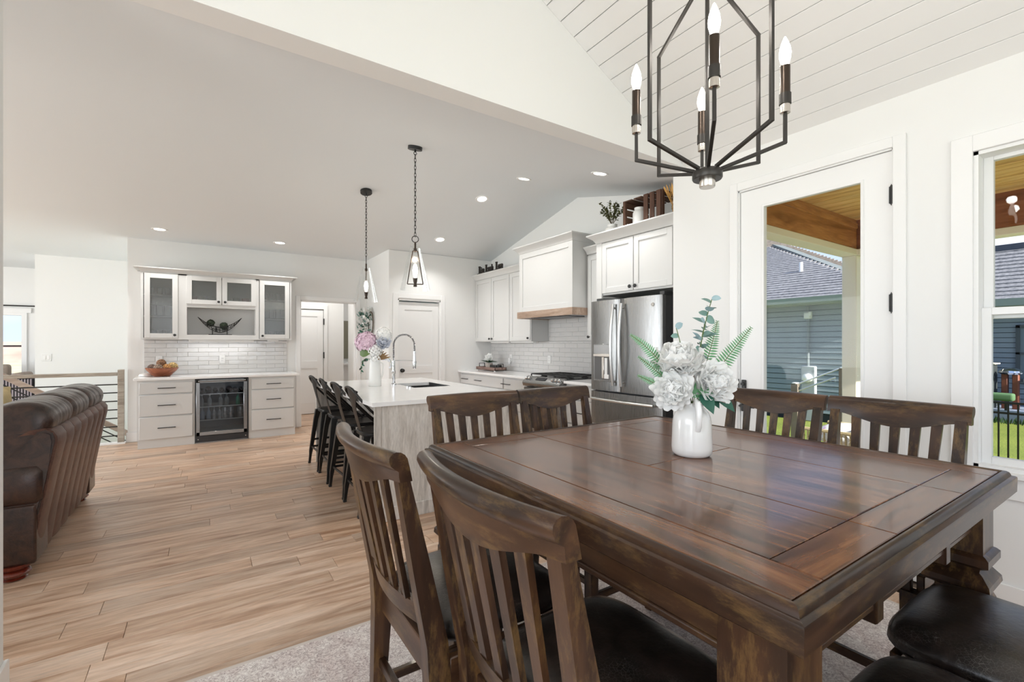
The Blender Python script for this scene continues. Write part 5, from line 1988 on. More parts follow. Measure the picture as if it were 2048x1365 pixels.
# tray with a potted flower ------------------------------------------
tr = thing('serving_tray', 'brown wooden tray with black handles on the counter by the pantry', 'tray', (3.93, 6.52, ZCT))
TRW = wood('tray_wood', srgb(96, 74, 66), srgb(136, 110, 100), srgb(164, 140, 130), 'y', 2, .6)
obj('base', MB().box(3.82, 6.22, ZCT + .012, 4.04, 6.82, ZCT + .026, .002), TRW, tr)
for x in (3.82, 4.03):
    obj('side', MB().box(x, 6.22, ZCT + .012, x + .012, 6.82, ZCT + .062, .002), TRW, tr)
for y in (6.22, 6.808):
    obj('end', MB().box(3.82, y, ZCT + .012, 4.042, y + .012, ZCT + .062, .002), TRW, tr)
    obj('handle', MB().tube([(3.88, y + .006, ZCT + .06), (3.88, y + .006, ZCT + .115), (3.98, y + .006, ZCT + .115), (3.98, y + .006, ZCT + .06)], .007, 8), BLACK, tr)
for (x, y) in ((3.84, 6.25), (4.02, 6.25), (3.84, 6.79), (4.02, 6.79)):
    obj('foot', MB().cyl((x, y, ZCT), (x, y, ZCT + .014), .014, 10), PLASTIC, tr)
pt = thing('potted_peony', 'white flower in small beige pot on the wooden tray', 'plant', (3.93, 6.58, ZCT + .026))
obj('pot', MB().lathe([(.05, ZCT + .026), (.056, ZCT + .03), (.062, ZCT + .12), (.055, ZCT + .12), (.05, ZCT + .10), (0, ZCT + .10)], (3.93, 6.58, 0), 20), mat('beige_stone_pot', srgb(196, 184, 174), .8, var=.1), pt)
for k in range(26):
    a = k * 2.4
    d_ = Vector((math.cos(a), math.sin(a), .35 + .5 * ((k * 7) % 5) / 5))
    obj('leaf', MB().leaf((3.93 + .03 * math.cos(a), 6.58 + .03 * math.sin(a), ZCT + .13), d_, (0, 0, 1), .12, .035, .3, 4), LEAFD if k % 2 else mat('sage_leaf', srgb(96, 112, 84), .6) if k == 0 else bpy.data.materials['sage_leaf'], pt, smooth=80)
obj('flower_stalk', MB().cyl((3.93, 6.58, ZCT + .1), (3.93, 6.58, ZCT + .2), .004, 6), STEMM, pt)
flower(pt, (3.92, 6.58, ZCT + .21), (-.6, -.4, .7), .085, [(7, 80, 0, 1), (7, 58, .4, .95), (6, 36, .1, .85), (4, 16, .3, .7)], PM, 41)
bx = tag(obj('black_box', MB().box(3.86, 6.26, ZCT + .026, 3.98, 6.44, ZCT + .10, .004), mat('black_lacquer', (.012, .012, .012), .25), origin=(3.92, 6.35, ZCT + .026)), 'small glossy black box at the near end of the wooden tray', 'box')

# on top of the cabinets ---------------------------------------------
sg = thing('word_sign', 'black cut-out word sign reading Live Laugh Love above the cabinet', 'sign', (3.85, 6.40, UZ1 + .08))
SGM = mat('black_painted_wood', (.02, .015, .012), .6)
SZ = UZ1 + .080
obj('base_bar', MB().box(3.825, 6.02, SZ, 3.875, 6.80, SZ + .016), SGM, sg)


def text(body, size, y, z, parent, nm, ext=.011, offs=.0025, sx_=1.0):
    cu_ = bpy.data.curves.new(nm, 'FONT')
    cu_.body = body
    cu_.size = size
    cu_.extrude = ext
    cu_.offset = offs
    o = bpy.data.objects.new(nm, cu_)
    COL.objects.link(o)
    cu_.materials.append(SGM)
    o.parent = parent
    m_ = Matrix(((0, 0, -1, 3.85), (-1, 0, 0, y), (0, 1, 0, z), (0, 0, 0, 1))) @ Matrix.Diagonal((sx_, 1, 1, 1))
    bpy.context.view_layer.update()
    me = bpy.data.meshes.new_from_object(o)
    bpy.data.objects.remove(o)
    o = bpy.data.objects.new(nm, me)
    COL.objects.link(o)
    o.parent = parent
    o.matrix_local = Matrix.Translation(-Vector(parent.location)) @ m_
    return o


for (y, word) in ((6.775, 'ive'), (6.555, 'augh'), (6.235, 'ove')):
    mb = MB()
    mb.box(3.838, y - .030, SZ + .01, 3.862, y - .006, SZ + .135)
    mb.box(3.838, y - .040, SZ + .123, 3.862, y + .002, SZ + .137)
    mb.box(3.838, y - .066, SZ + .008, 3.862, y - .004, SZ + .030)
    obj('capital_letter', mb, SGM, sg)
    text(word, .150, y - .068, SZ + .018, sg, 'lettering', sx_=.60)

PLX, CRZ = 3.72, RZ1 + .09
pp = thing('boxwood_plant', 'small leafy plant in white pot on top of refrigerator cabinet', 'plant', (3.72, 3.60, CRZ))
obj('pot', MB().lathe([(.05, 0), (.075, .01), (.085, .05), (.075, .085), (.052, .10), (.055, .125), (.048, .125), (.045, .10), (0, .09)], (3.72, 3.60, CRZ), 24), PORC, pp, smooth=60)
rg = random.Random(5)
LEAFO = mat('olive_leaf', srgb(84, 88, 48), .55, var=.3, vscale=12)
for k in range(12):
    a = k * .55 + .2
    b0 = Vector((3.72, 3.60, CRZ + .11))
    e = b0 + Vector((math.cos(a) * rg.uniform(.05, .15), math.sin(a) * rg.uniform(.10, .24), rg.uniform(.13, .27)))
    mb, pts = ctr(MB(), b0, e, (0, 0, .06), .0022)
    st_ = obj('branch', mb, mat('twig', srgb(84, 72, 50), .8) if k == 0 else bpy.data.materials['twig'], pp)
    lm = MB()
    for j in range(24):
        f = .25 + .75 * j / 23
        q = Vector(pts[min(4, int(f * 5))]).lerp(Vector(pts[min(5, int(f * 5) + 1)]), (f * 5) % 1 if f < 1 else 1)
        d_ = Vector((rg.uniform(-1, 1), rg.uniform(-1, 1), rg.uniform(-.3, 1)))
        lm.leaf(q, d_, (rg.uniform(-1, 0), 0, 1), rg.uniform(.028, .044), .022, .15, 3, True)
    obj('leaves', lm, LEAFO, st_, smooth=80)['kind'] = 'stuff'

CRW = wood('crate_wood', srgb(66, 44, 34), srgb(98, 70, 56), srgb(122, 92, 74), 'x', 1.5, .7)
cr_ = thing('wooden_crate', 'brown slatted wooden crate lying on its side above refrigerator', 'crate', (3.85, 3.14, CRZ))
cx0, cx1, cy0, cy1, cz0, cz1 = 3.63, 4.02, 2.86, 3.36, CRZ, CRZ + .30
# open end faces the room: end frame posts and slats running back
for (y, z) in ((cy0, cz0), (cy0, cz0 + .11), (cy0, cz0 + .22)):
    pass
for k in range(4):
    z0_ = cz0 + k * .078
    obj('slat', MB().box(cx0, cy1 - .012, z0_, cx1, cy1, z0_ + .062, .002), CRW, cr_)
    y0_ = cy0 + .01 + k * .125
    obj('slat', MB().box(cx0, y0_, cz1 - .012, cx1, y0_ + .10, cz1, .002), CRW, cr_)
    obj('slat', MB().box(cx0, y0_, cz0, cx1, y0_ + .10, cz0 + .012, .002), CRW, cr_)
CRV = wood('crate_wood_upright', srgb(66, 44, 34), srgb(98, 70, 56), srgb(122, 92, 74), 'z', 1.5, .7)
for k in range(3):
    y0_ = cy0 + .015 + k * .078
    obj('slat', MB().box(cx0 - .012, y0_, cz0, cx0, y0_ + .052, cz1, .002), CRV, cr_)
for y in (cy1 - .03, cy0):
    obj('corner_post', MB().box(cx0 - .002, y, cz0, cx0 + .03, y + .03, cz1, .002), CRV, cr_)
jr = tag(obj('white_jar', MB().lathe([(.0, 0), (.062, 0), (.068, .008), (.068, .15), (.058, .17), (.050, .18), (.052, .205), (.045, .205), (0, .2)], (3.72, 3.22, cz0 + .012), 24), PORC, origin=(3.72, 3.22, cz0 + .012)), 'white jar standing inside the wooden crate', 'jar')
wh = thing('wheat_bundle', 'bundle of golden dried wheat tied with twine beside the crate', 'wheat', (3.70, 2.76, CRZ))
WHT = mat('golden_straw', srgb(206, 158, 86), .7, var=.25, vscale=20)
st_ = MB()
ears = MB()
for k in range(70):
    a = k * 2.4
    r_ = .010 + .03 * ((k * 13) % 10) / 10
    b0 = Vector((3.70 + r_ * math.cos(a), 2.76 + r_ * math.sin(a), CRZ))
    mid = b0 + Vector((0, 0, .12))
    e = mid + Vector((math.cos(a) * r_ * 1.6, math.sin(a) * r_ * 1.6, .10 + .04 * rg.random()))
    st_.tube([b0, mid, e], .0016, 4)
    ears.leaf(e, e - mid, (1, 0, 0), .07, .012, 0, 3)
s1 = obj('stalks', st_, WHT, wh)
s1['kind'] = 'stuff'
s1 = obj('ears', ears, WHT, wh, smooth=80)
s1['kind'] = 'stuff'
obj('twine', MB().cyl((3.70, 2.76, CRZ + .095), (3.70, 2.76, CRZ + .125), .044, 14), mat('jute_twine', srgb(150, 118, 76), .9), wh)

# pendants -----------------------------------------------------------
CONE = glass('seeded_clear_glass', (.985, .99, .99), .22, ior=1.4)
PBULB = emis('lit_pendant_bulb', (1.0, .92, .80), 12)
AMBER = mat('dark_bronze_socket', (.045, .03, .022), .4, .5)
KS = (ZR - ZC) / (YP - YR)


def pendant(lb, x, y, ra):
    zc_ = ZR - KS * abs(y - YR)
    t = thing('glass_pendant', lb, 'pendant', (x, y, zc_), 0)
    tilt = math.atan(KS) * (1 if y < YR else -1)
    mb = MB().cyl((0, 0, -.028), (0, 0, .004), .066, 28)
    mb.xform(Matrix.Translation((x, y, zc_)) @ Matrix.Rotation(tilt, 4, 'X'))
    obj('canopy', mb, BLACK, t)
    obj('hook', MB().cyl((x, y, zc_ - .05), (x, y, zc_ - .02), .009, 10).tube([(x + .014 * math.cos(a * PI / 8), y, zc_ - .062 + .014 * math.sin(a * PI / 8)) for a in range(16)], .003, 6, closed=True), BLACK, t)
    top = 2.345
    L = .046
    n_ = int((zc_ - .072 - top) / (L * .72))
    st = (zc_ - .072 - top) / n_
    for k in range(n_):
        zz = zc_ - .074 - st * (k + .5)
        pts = []
        for a in range(14):
            an = 2 * PI * a / 14
            px, pz = .0085 * math.cos(an), (L / 2) * math.sin(an)
            pts.append((x + px, y, zz + pz) if k % 2 else (x, y + px, zz + pz))
        obj('chain_link', MB().tube(pts, .0028, 5, closed=True), BLACK, t)
    u = Vector((math.cos(ra), math.sin(ra), 0))
    obj('ring', MB().tube([Vector((x, y, 2.318)) + u * (.030 * math.cos(a * PI / 10)) + UPV * (.030 * math.sin(a * PI / 10)) for a in range(20)], .004, 8, closed=True), BLACK, t)
    obj('neck', MB().cyl((x, y, 2.20), (x, y, 2.29), .009, 12).cyl((x, y, 2.205), (x, y, 2.232), .015, 14), AMBER, t)
    base = Vector((x, y, 0))
    q = [base + u * .022 + UPV * 2.208, base + u * .072 + UPV * 1.90, base - u * .072 + UPV * 1.90, base - u * .022 + UPV * 2.208]
    fr_ = MB()
    for p0, p1 in zip(q, q[1:] + q[:1]):
        fr_.bar(p0, p1, .009, .009, .001, up=tuple(u.cross(UPV)))
    obj('inner_frame', fr_, AMBER, t)
    obj('socket', MB().lathe([(.012, 1.875), (.018, 1.878), (.012, 1.905), (.016, 1.915), (.022, 1.955), (.0, 1.956)], (x, y, 0), 16), AMBER, t)
    obj('bulb', MB().lathe([(.008, 1.955), (.012, 1.965), (.021, 2.0), (.024, 2.03), (.020, 2.06), (.010, 2.085), (.0, 2.092)], (x, y, 0), 16), PBULB, t)
    obj('shade', MB().lathe([(.048, 2.262), (.044, 2.256), (.046, 2.24), (.137, 1.850), (.137, 1.846)], (x, y, 0), 40), CONE, t, smooth=60)
    gl = add_light('pendant_glow', 'POINT', (0, 0, 0), 4, size=.03, color=(1, .9, .75))
    gl.parent = t
    gl.location = (0, 0, 2.13 - zc_)
    return t


# closed lathe caps would seal the cone: remove end faces
pa = pendant('clear glass cone pendant above the near half of the island', 1.632, 4.07, R(-25))
pb_ = pendant('clear glass cone pendant above the far half of the island', 1.585, 5.47, R(73))
for t in (pa, pb_):
    for ch_ in t.children:
        if ch_.name.startswith('shade'):
            bm = bmesh.new()
            bm.from_mesh(ch_.data)
            bmesh.ops.delete(bm, geom=[f for f in bm.faces if len(f.verts) > 8], context='FACES')
            bm.to_mesh(ch_.data)
            bm.free()

# recessed cans ------------------------------------------------------
CANL = emis('lit_can_lens', (1, .97, .92), 9)


def can(lb, x, y, z, tilt):
    t = thing('recessed_light', lb, 'ceiling light', (x, y, z), 0, 'recessed ceiling lights')
    M_ = Matrix.Translation((x, y, z)) @ Matrix.Rotation(tilt, 4, 'X')
    mb = MB().lathe([(.058, -.002), (.082, -.006), (.086, -.002), (.086, .003), (.058, .003)], n=32)
    mb.xform(M_)
    obj('trim_ring', mb, TRIM, t)
    mb = MB().cyl((0, 0, -.003), (0, 0, .002), .060, 28)
    mb.xform(M_)
    obj('lens', mb, CANL, t)
    l_ = add_light('can_glow', 'SPOT', (0, 0, 0), 40, size=.06, color=(1, .98, .95))
    l_.data.spot_size = R(125)
    l_.data.spot_blend = .7
    l_.parent = t
    l_.location = (0, 0, -.03)


far = -math.atan(KS)
for (x, y, lb) in ((-.47, 7.35, 'round recessed light in the flat ceiling strip left of drinks bar'), (.906, 7.37, 'round recessed light in flat ceiling strip above the beverage fridge')):
    can(lb, x, y, ZC, 0)
for (x, y, lb) in ((2.98, 5.167, 'recessed light on the far ceiling slope close to the ridge'), (2.966, 6.412, 'recessed light on the far ceiling slope near the pantry')):
    can(lb, x, y, ZR - KS * (y - YR), far)
for (x, y, lb) in ((3.052, 4.33, 'recessed light on the near ceiling slope just below the ridge'), (3.16, 3.22, 'recessed light on near ceiling slope in front of the refrigerator cabinet')):
    can(lb, x, y, ZR - KS * (YR - y), -far)
# ================================================================== DRINKS BAR
FB = 7.52
lb_ = thing('base_cabinet', 'light grey three-drawer base cabinet left of the beverage fridge', 'cabinet', (-.41, 7.8, 0), 0)
obj('body', MB().box(-.712, FB + .005, .10, -.105, YB, ZCT - .032), CAB, lb_)
obj('toe_kick', MB().box(-.705, FB + .012, 0, -.105, YB, .102), CAB, lb_)
for (z0, z1) in ((.70, .845), (.415, .685), (.115, .40)):
    drawer(lb_, 'y', FB + .005, -.69, -.128, z0, z1, (-.405,), .19)
rb_ = thing('base_cabinet', 'light grey three-drawer base cabinet right of the beverage fridge', 'cabinet', (.83, 7.8, 0), 0)
obj('body', MB().box(.525, FB + .005, .10, 1.135, YB, ZCT - .032), CAB, rb_)
obj('toe_kick', MB().box(.525, FB + .012, 0, 1.128, YB, .102), CAB, rb_)
for (z0, z1) in ((.70, .845), (.415, .685), (.115, .40)):
    drawer(rb_, 'y', FB + .005, .56, 1.11, z0, z1, (.84,), .19)
tag(obj('bar_countertop', MB().box(-.745, FB - .03, ZCT - .032, 1.18, YB, ZCT, .003), QUARTZ, origin=(.2, 7.8, ZCT - .032)), 'white countertop of the drinks bar above the beverage fridge', 'countertop')

# beverage fridge ----------------------------------------------------
bf = thing('beverage_fridge', 'stainless glass-door beverage fridge built into the drinks bar', 'refrigerator', (.21, 7.8, 0))
bx0, bx1 = -.098, .518
BFI = mat('fridge_liner', (.24, .245, .25), .4)
mb = MB()
mb.box(bx0, FB + .04, .02, bx0 + .03, YB - .02, .87)
mb.box(bx1 - .03, FB + .04, .02, bx1, YB - .02, .87)
mb.box(bx0, FB + .04, .84, bx1, YB - .02, .87)
mb.box(bx0, FB + .04, .02, bx1, YB - .02, .13)
mb.box(bx0, YB - .06, .02, bx1, YB - .02, .87)
obj('cabinet_shell', mb, BFI, bf)
mb = MB()
mb.box(bx0 - .004, FB + .02, .01, bx0 + .006, FB + .05, .872)
mb.box(bx1 - .010, FB + .02, .01, bx1 + .006, FB + .05, .872)
mb.box(bx0, FB + .02, .862, bx1, FB + .05, .874)
obj('gasket', mb, DARKPL, bf)
dx0, dx1, dz0, dz1 = bx0 + .006, bx1 - .012, .105, .862
mb = MB()
fr = .045
for (a0, a1, b0, b1) in ((dx0, dx0 + fr, dz0, dz1), (dx1 - fr, dx1, dz0, dz1), (dx0, dx1, dz1 - .045, dz1), (dx0, dx1, dz0, dz0 + .05)):
    mb.box(a0, FB - .02, b0, a1, FB + .022, b1, .004)
dr = obj('door', mb, STEELX, bf)
obj('pane', MB().box(dx0 + fr - .003, FB + .0, dz0 + .047, dx1 - fr + .003, FB + .005, dz1 - .042), glass('smoked_fridge_glass', (.72, .74, .76), .5), dr)
obj('handle', MB().cyl((dx0 + .02, FB - .045, dz1 - .02), (dx1 - .02, FB - .045, dz1 - .02), .011, 12).cyl((dx0 + .06, FB - .045, dz1 - .02), (dx0 + .06, FB - .01, dz1 - .02), .008, 8).cyl((dx1 - .06, FB - .045, dz1 - .02), (dx1 - .06, FB - .01, dz1 - .02), .008, 8), STEELX, dr)
obj('kick_plate', MB().box(bx0, FB + .0, .012, bx1, FB + .03, .10, .002), DARKPL, bf)
for x in (bx0 + .03, bx1 - .03):
    obj('screw', MB().cyl((x, FB - .002, .055), (x, FB + .002, .055), .006, 10), CHROME, bf)
obj('kick_strip', MB().box(bx0, FB - .002, .002, bx1, FB + .03, .014), STEELX, bf)
for z in (.305, .485, .655):
    o = obj('shelf', MB().box(bx0 + .03, FB + .06, z - .004, bx1 - .03, YB - .08, z), glass('shelf_glass', (.85, .9, .9), .4), bf)
    obj('shelf_trim', MB().box(bx0 + .03, FB + .045, z - .008, bx1 - .03, FB + .062, z + .004, .001), mat('white_shelf_trim', (.8, .8, .8), .3) if z == .305 else bpy.data.materials['white_shelf_trim'], o)
li = add_light('fridge_glow', 'AREA', (0, 0, 0), 1.6, (0, 0, 0), .4, (.9, .95, 1), .1)
li.parent = bf
li.location = (0, -.15, .835)

CLEARB = glass('clear_bottle', (.9, .92, .92), .8, body=(.75, .78, .8), bodyfac=.35)
CANM = mat('printed_can', (.55, .56, .58), .3, .6, var=.35, vscale=30)
GREENB = mat('green_bottle', srgb(70, 150, 120), .15)
DARKB = mat('dark_bottle', (.012, .010, .010), .12, coat=.5)
BOT = [(.0, 0), (.030, 0), (.032, .004), (.032, .10), (.026, .13), (.013, .155), (.012, .19), (.014, .192), (.014, .20), (.0, .201)]
CANP = [(.0, 0), (.026, 0), (.031, .008), (.031, .11), (.026, .122), (.0, .122)]


def vessel(nm, lb, cat, loc, prof, m_, s=1.0, grp='drinks in the beverage fridge', cap=None):
    o = tag(obj(nm, MB().lathe([(r * s, h * s) for r, h in prof], loc, 16), m_, origin=loc, smooth=50), lb, cat, grp)
    if cap:
        z = prof[-1][1] * s
        obj('cap', MB().cyl((0, 0, z - .012), (0, 0, z + .004), .0155 * s, 10), cap, o, world=False)
    return o


for k, x in enumerate((-.03, .06)):
    vessel('bottle', 'clear bottle on the third fridge shelf, %s of the two at the left' % ('outer' if k == 0 else 'inner'), 'bottle', (x, 7.64, .485), BOT, CLEARB, .78, cap=PLASTIC)
for k, x in enumerate((.19, .265)):
    vessel('bottle', 'slim clear bottle mid-shelf, %s' % ('beside the gap at the left' if k == 0 else 'nearer the green bottle'), 'bottle', (x, 7.64, .485), BOT, CLEARB, .78, cap=PLASTIC)
vessel('bottle', 'green-topped bottle at the right of the upper middle fridge shelf', 'bottle', (.40, 7.64, .485), BOT, GREENB, .80)
ord_ = ['first', 'second', 'third', 'fourth', 'fifth', 'sixth', 'seventh']
for k, x in enumerate((.115, .18, .245, .31, .43)):
    vessel('bottle' if k < 2 else 'drink_can', 'patterned %s on the lower fridge shelf, %s from the left' % ('bottle' if k < 2 else 'tall can', ord_[k]), 'bottle' if k < 2 else 'can', (x, 7.64, .305), BOT if k < 2 else CANP, CANM, .80 if k < 2 else 1.28)
vessel('drink_pack', 'bluish drink bottle at the left end of the lower fridge shelf', 'bottle', (-.02, 7.66, .305), BOT, mat('pale_blue_drink', srgb(170, 184, 204), .3), .82)
vessel('drink_pack', 'round bluish bottle beside the patterned bottles on lower fridge shelf', 'bottle', (.05, 7.68, .305), BOT, bpy.data.materials['pale_blue_drink'], .80)
for k, x in enumerate((-.035, .05, .13, .21, .30, .375, .45)):
    rad = .040 if k in (1, 4) else .030
    o = obj('wine_bottle', MB().lathe([(.0, 0), (rad * .35, 0), (rad * .38, .05), (rad * .45, .10), (rad, .16), (rad, .36), (0, .362)], (x, 7.60, .657 + rad), 16, 'y'), DARKB, origin=(x, 7.7, .657), smooth=50)
    tag(o, 'dark wine bottle lying on the top fridge shelf, %s from the left' % ord_[k], 'bottle', 'drinks in the beverage fridge')

# bar backsplash
obj('grout', MB().box(-.695, YB - .003, ZCT, 1.10, YB, 1.405), GROUT, wall_bar)
tiles(wall_bar, 'y', YB - .003, -.695, 1.10, ZCT + .001, 1.40)
outlet('wall_outlet', 'white outlet in bar backsplash behind the wooden bowl', 'y', YB - .011, -.525, 1.12)
outlet('wall_outlet', 'white outlet in bar backsplash above the beverage fridge', 'y', YB - .011, .225, 1.115)

# upper bar cabinets -------------------------------------------------
UY = 7.83
BZ0, BZ1 = 1.405, 2.315
REED = glass('reeded_cabinet_glass', (.78, .80, .80), 1.0, rough=.10, body=(.40, .40, .38), bodyfac=.12)
ub = thing('bar_wall_cabinet', 'white-grey bar wall cabinet with glass doors and an open niche', 'cabinet', (.2, 8.0, BZ0))
nx0, nx1, nz0, nz1 = -.20, .635, 1.475, 1.86
mb = MB()
mb.box(-.702, UY + .02, BZ0, -.682, YB, BZ1)
mb.box(1.102, UY + .02, BZ0, 1.122, YB, BZ1)
mb.box(-.28, UY + .02, BZ0, nx0, YB, BZ1)
mb.box(nx1, UY + .02, BZ0, .70, YB, BZ1)
mb.box(-.69, UY + .02, BZ0, 1.11, YB, BZ0 + .03)
mb.box(-.69, UY + .02, BZ1 - .02, 1.11, YB, BZ1)
mb.box(nx0, UY + .02, BZ0, nx1, YB, nz0)
mb.box(nx0, UY + .02, nz1, nx1, YB, nz1 + .03)
mb.box(-.69, YB - .02, BZ0, 1.11, YB - .004, BZ1)
obj('body', mb, CAB, ub)
mb = MB()
for (a0, a1, b0, b1) in ((-.702, -.675, BZ0, BZ1), (-.30, nx0, BZ0, BZ1), (nx1, .68, BZ0, BZ1), (1.10, 1.122, BZ0, BZ1), (-.675, -.30, BZ0, BZ0 + .022), (.68, 1.10, BZ0, BZ0 + .022), (-.675, 1.10, BZ1 - .02, BZ1), (nx0, nx1, BZ0, nz0), (nx0, nx1, nz1, 1.905)):
    mb.box(a0, UY + .005, b0, a1, UY + .022, b1)
obj('face_frame', mb, CAB, ub)


def gdoor(a0, a1, z0, z1, kx, kz, fr=.062):
    mb = MB()
    for (b0, b1, c0, c1) in ((a0, a0 + fr, z0, z1), (a1 - fr, a1, z0, z1), (a0 + fr, a1 - fr, z0, z0 + fr), (a0 + fr, a1 - fr, z1 - fr, z1)):
        mb.box(b0, UY - .015, c0, b1, UY + .005, c1, .0015)
    o = obj('door', mb, CAB, ub)
    mb = MB()
    n_ = int((a1 - a0 - 2 * fr) / .0085)
    w_ = (a1 - a0 - 2 * fr) / n_
    prof_ = []
    pts = []
    for i in range(n_ * 4 + 1):
        pts.append((a0 + fr + w_ * i / 4, UY - .004 - .0022 * abs(math.sin(i / 4 * PI)), z0 + fr))
    pts += [(a1 - fr, UY + .001, z0 + fr), (a0 + fr, UY + .001, z0 + fr)]
    mb.prism(pts, (0, 0, z1 - z0 - 2 * fr))
    obj('reeded_pane', mb, REED, o, smooth=70)
    knob(o, 'y', UY - .015, kx, kz, .0165)
    return o


gdoor(-.665, -.30, BZ0 + .022, BZ1 - .02, -.335, BZ0 + .062)
gdoor(.69, 1.092, BZ0 + .022, BZ1 - .02, .725, BZ0 + .062)
gdoor(-.205, .208, 1.905, BZ1 - .02, .172, 1.945)
gdoor(.214, .64, 1.905, BZ1 - .02, .25, 1.945)
for z in (1.71, 2.00):
    obj('shelf', MB().box(-.68, UY + .03, z, -.28, YB - .02, z + .018), CAB, ub)
    obj('shelf', MB().box(.70, UY + .03, z - .0, 1.10, YB - .02, z + .018), CAB, ub)
crown(ub, 'y', UY + .005, YB, -.702, 1.122, BZ1 - .004, .062, .075)
obj('light_rail', MB().box(-.18, UY + .06, BZ0 - .028, .62, UY + .16, BZ0, .004), PLASTIC, ub)
obj('light_rail', MB().box(.80, UY + .06, BZ0 - .018, .95, UY + .14, BZ0, .004), PLASTIC, ub)
ll = add_light('undercabinet_glow', 'AREA', (0, 0, 0), 1.0, (0, 0, 0), .8, (1, .98, .95), .05)
ll.parent = ub
ll.location = (.02, .0, -.032)
# glassware behind the reeded doors
TUMB = [(.0, 0), (.030, 0), (.036, .10), (.033, .10), (.028, .008), (0, .006)]
TGL = glass('drinking_glass', (.92, .94, .94), .9, body=(.8, .82, .84), bodyfac=.25)
for side, xs in (('left', (-.60, -.51, -.42, -.34)), ('right', (.78, .87, .96, 1.03))):
    for z, s in ((1.427, 1.1), (1.728, 1.5), (2.018, 1.0)):
        for q, x in enumerate(xs):
            o = vessel('drinking_glass', 'drinking glass on the %s shelf of %s reeded-glass bar cabinet, %s from its left' % ({1.427: 'bottom', 1.728: 'middle', 2.018: 'top'}[z], 'the stair-side' if side == 'left' else 'the hall-side', ord_[q]), 'glass', (x, 7.99, z), TUMB, TGL, s, 'glassware in the bar cabinet')
for k, (x, cset) in enumerate(((-.12, (150, 90, 80)), (-.03, (176, 170, 160)), (.09, (110, 130, 120)), (.30, (190, 196, 190)), (.40, (120, 138, 118)), (.52, (172, 120, 110)))):
    vessel('mug', 'mug behind the small upper bar doors, %s from the left' % ord_[k], 'mug', (x, 7.99, 1.892), [(.0, 0), (.04, 0), (.044, .006), (.044, .11), (.040, .11), (.038, .01), (0, .008)], mat('mug_glaze_%d' % k, srgb(*cset), .3), 1.2, 'mugs in the bar cabinet')

# wire boat sculpture ------------------------------------------------
wbx, wby, wbz = .195, 7.97, nz0
wb = thing('wire_boat_sculpture', 'dark woven wire boat on a stand in the bar niche', 'sculpture', (wbx, wby, wbz))
obj('base', MB().box(wbx - .145, wby - .035, wbz, wbx + .145, wby + .035, wbz + .012, .002), BLACKM, wb)
for x in (-.095, .085):
    obj('post', MB().box(wbx + x - .006, wby - .006, wbz + .01, wbx + x + .006, wby + .006, wbz + .10), BLACKM, wb)
mb = MB()


def boat(t, a):
    x = (t - .5) * .54
    s = 1 - (2 * t - 1) ** 2
    zt = .115 + .14 * (abs(2 * t - 1) ** 1.8)
    dep = .078 * s
    return Vector((wbx + x, wby + math.cos(a) * .055 * s ** .7, wbz + zt - math.sin(a) * dep))


for a in (0, PI / 5, 2 * PI / 5, PI / 2, 3 * PI / 5, 4 * PI / 5, PI):
    mb.tube([boat(i / 16, a) for i in range(17)], .0045 if a in (0, PI) else .003, 5)
for i in range(1, 26):
    jx = .008 * math.sin(i * 5.1)
    mb.tube([boat(min(.98, max(.02, i / 26 + jx * j)), j * PI / 8) for j in range(9)], .0028, 5)
obj('basket', mb, BLACKM, wb)
MOSS = mat('dark_moss', srgb(44, 54, 40), .95, var=.4, vscale=60, bump=1.0, bscale=120)
for k, (x, r_) in enumerate(((-.115, .050), (.045, .052))):
    m_ = MB().ico((wbx + x, wby, wbz + .155 + (.02 if k == 0 else -.02)), r_, 3)
    for v_ in m_.bm.verts:
        v_.co += (v_.co - Vector((wbx + x, wby, wbz + .15))).normalized() * rng.uniform(-.006, .006)
    tag(obj('moss_ball', m_, MOSS, origin=(wbx + x, wby, wbz + .11)), 'dark green moss ball in the %s of the wire boat' % ('stair-side end' if k == 0 else 'middle'), 'moss ball', 'moss balls in the wire boat')

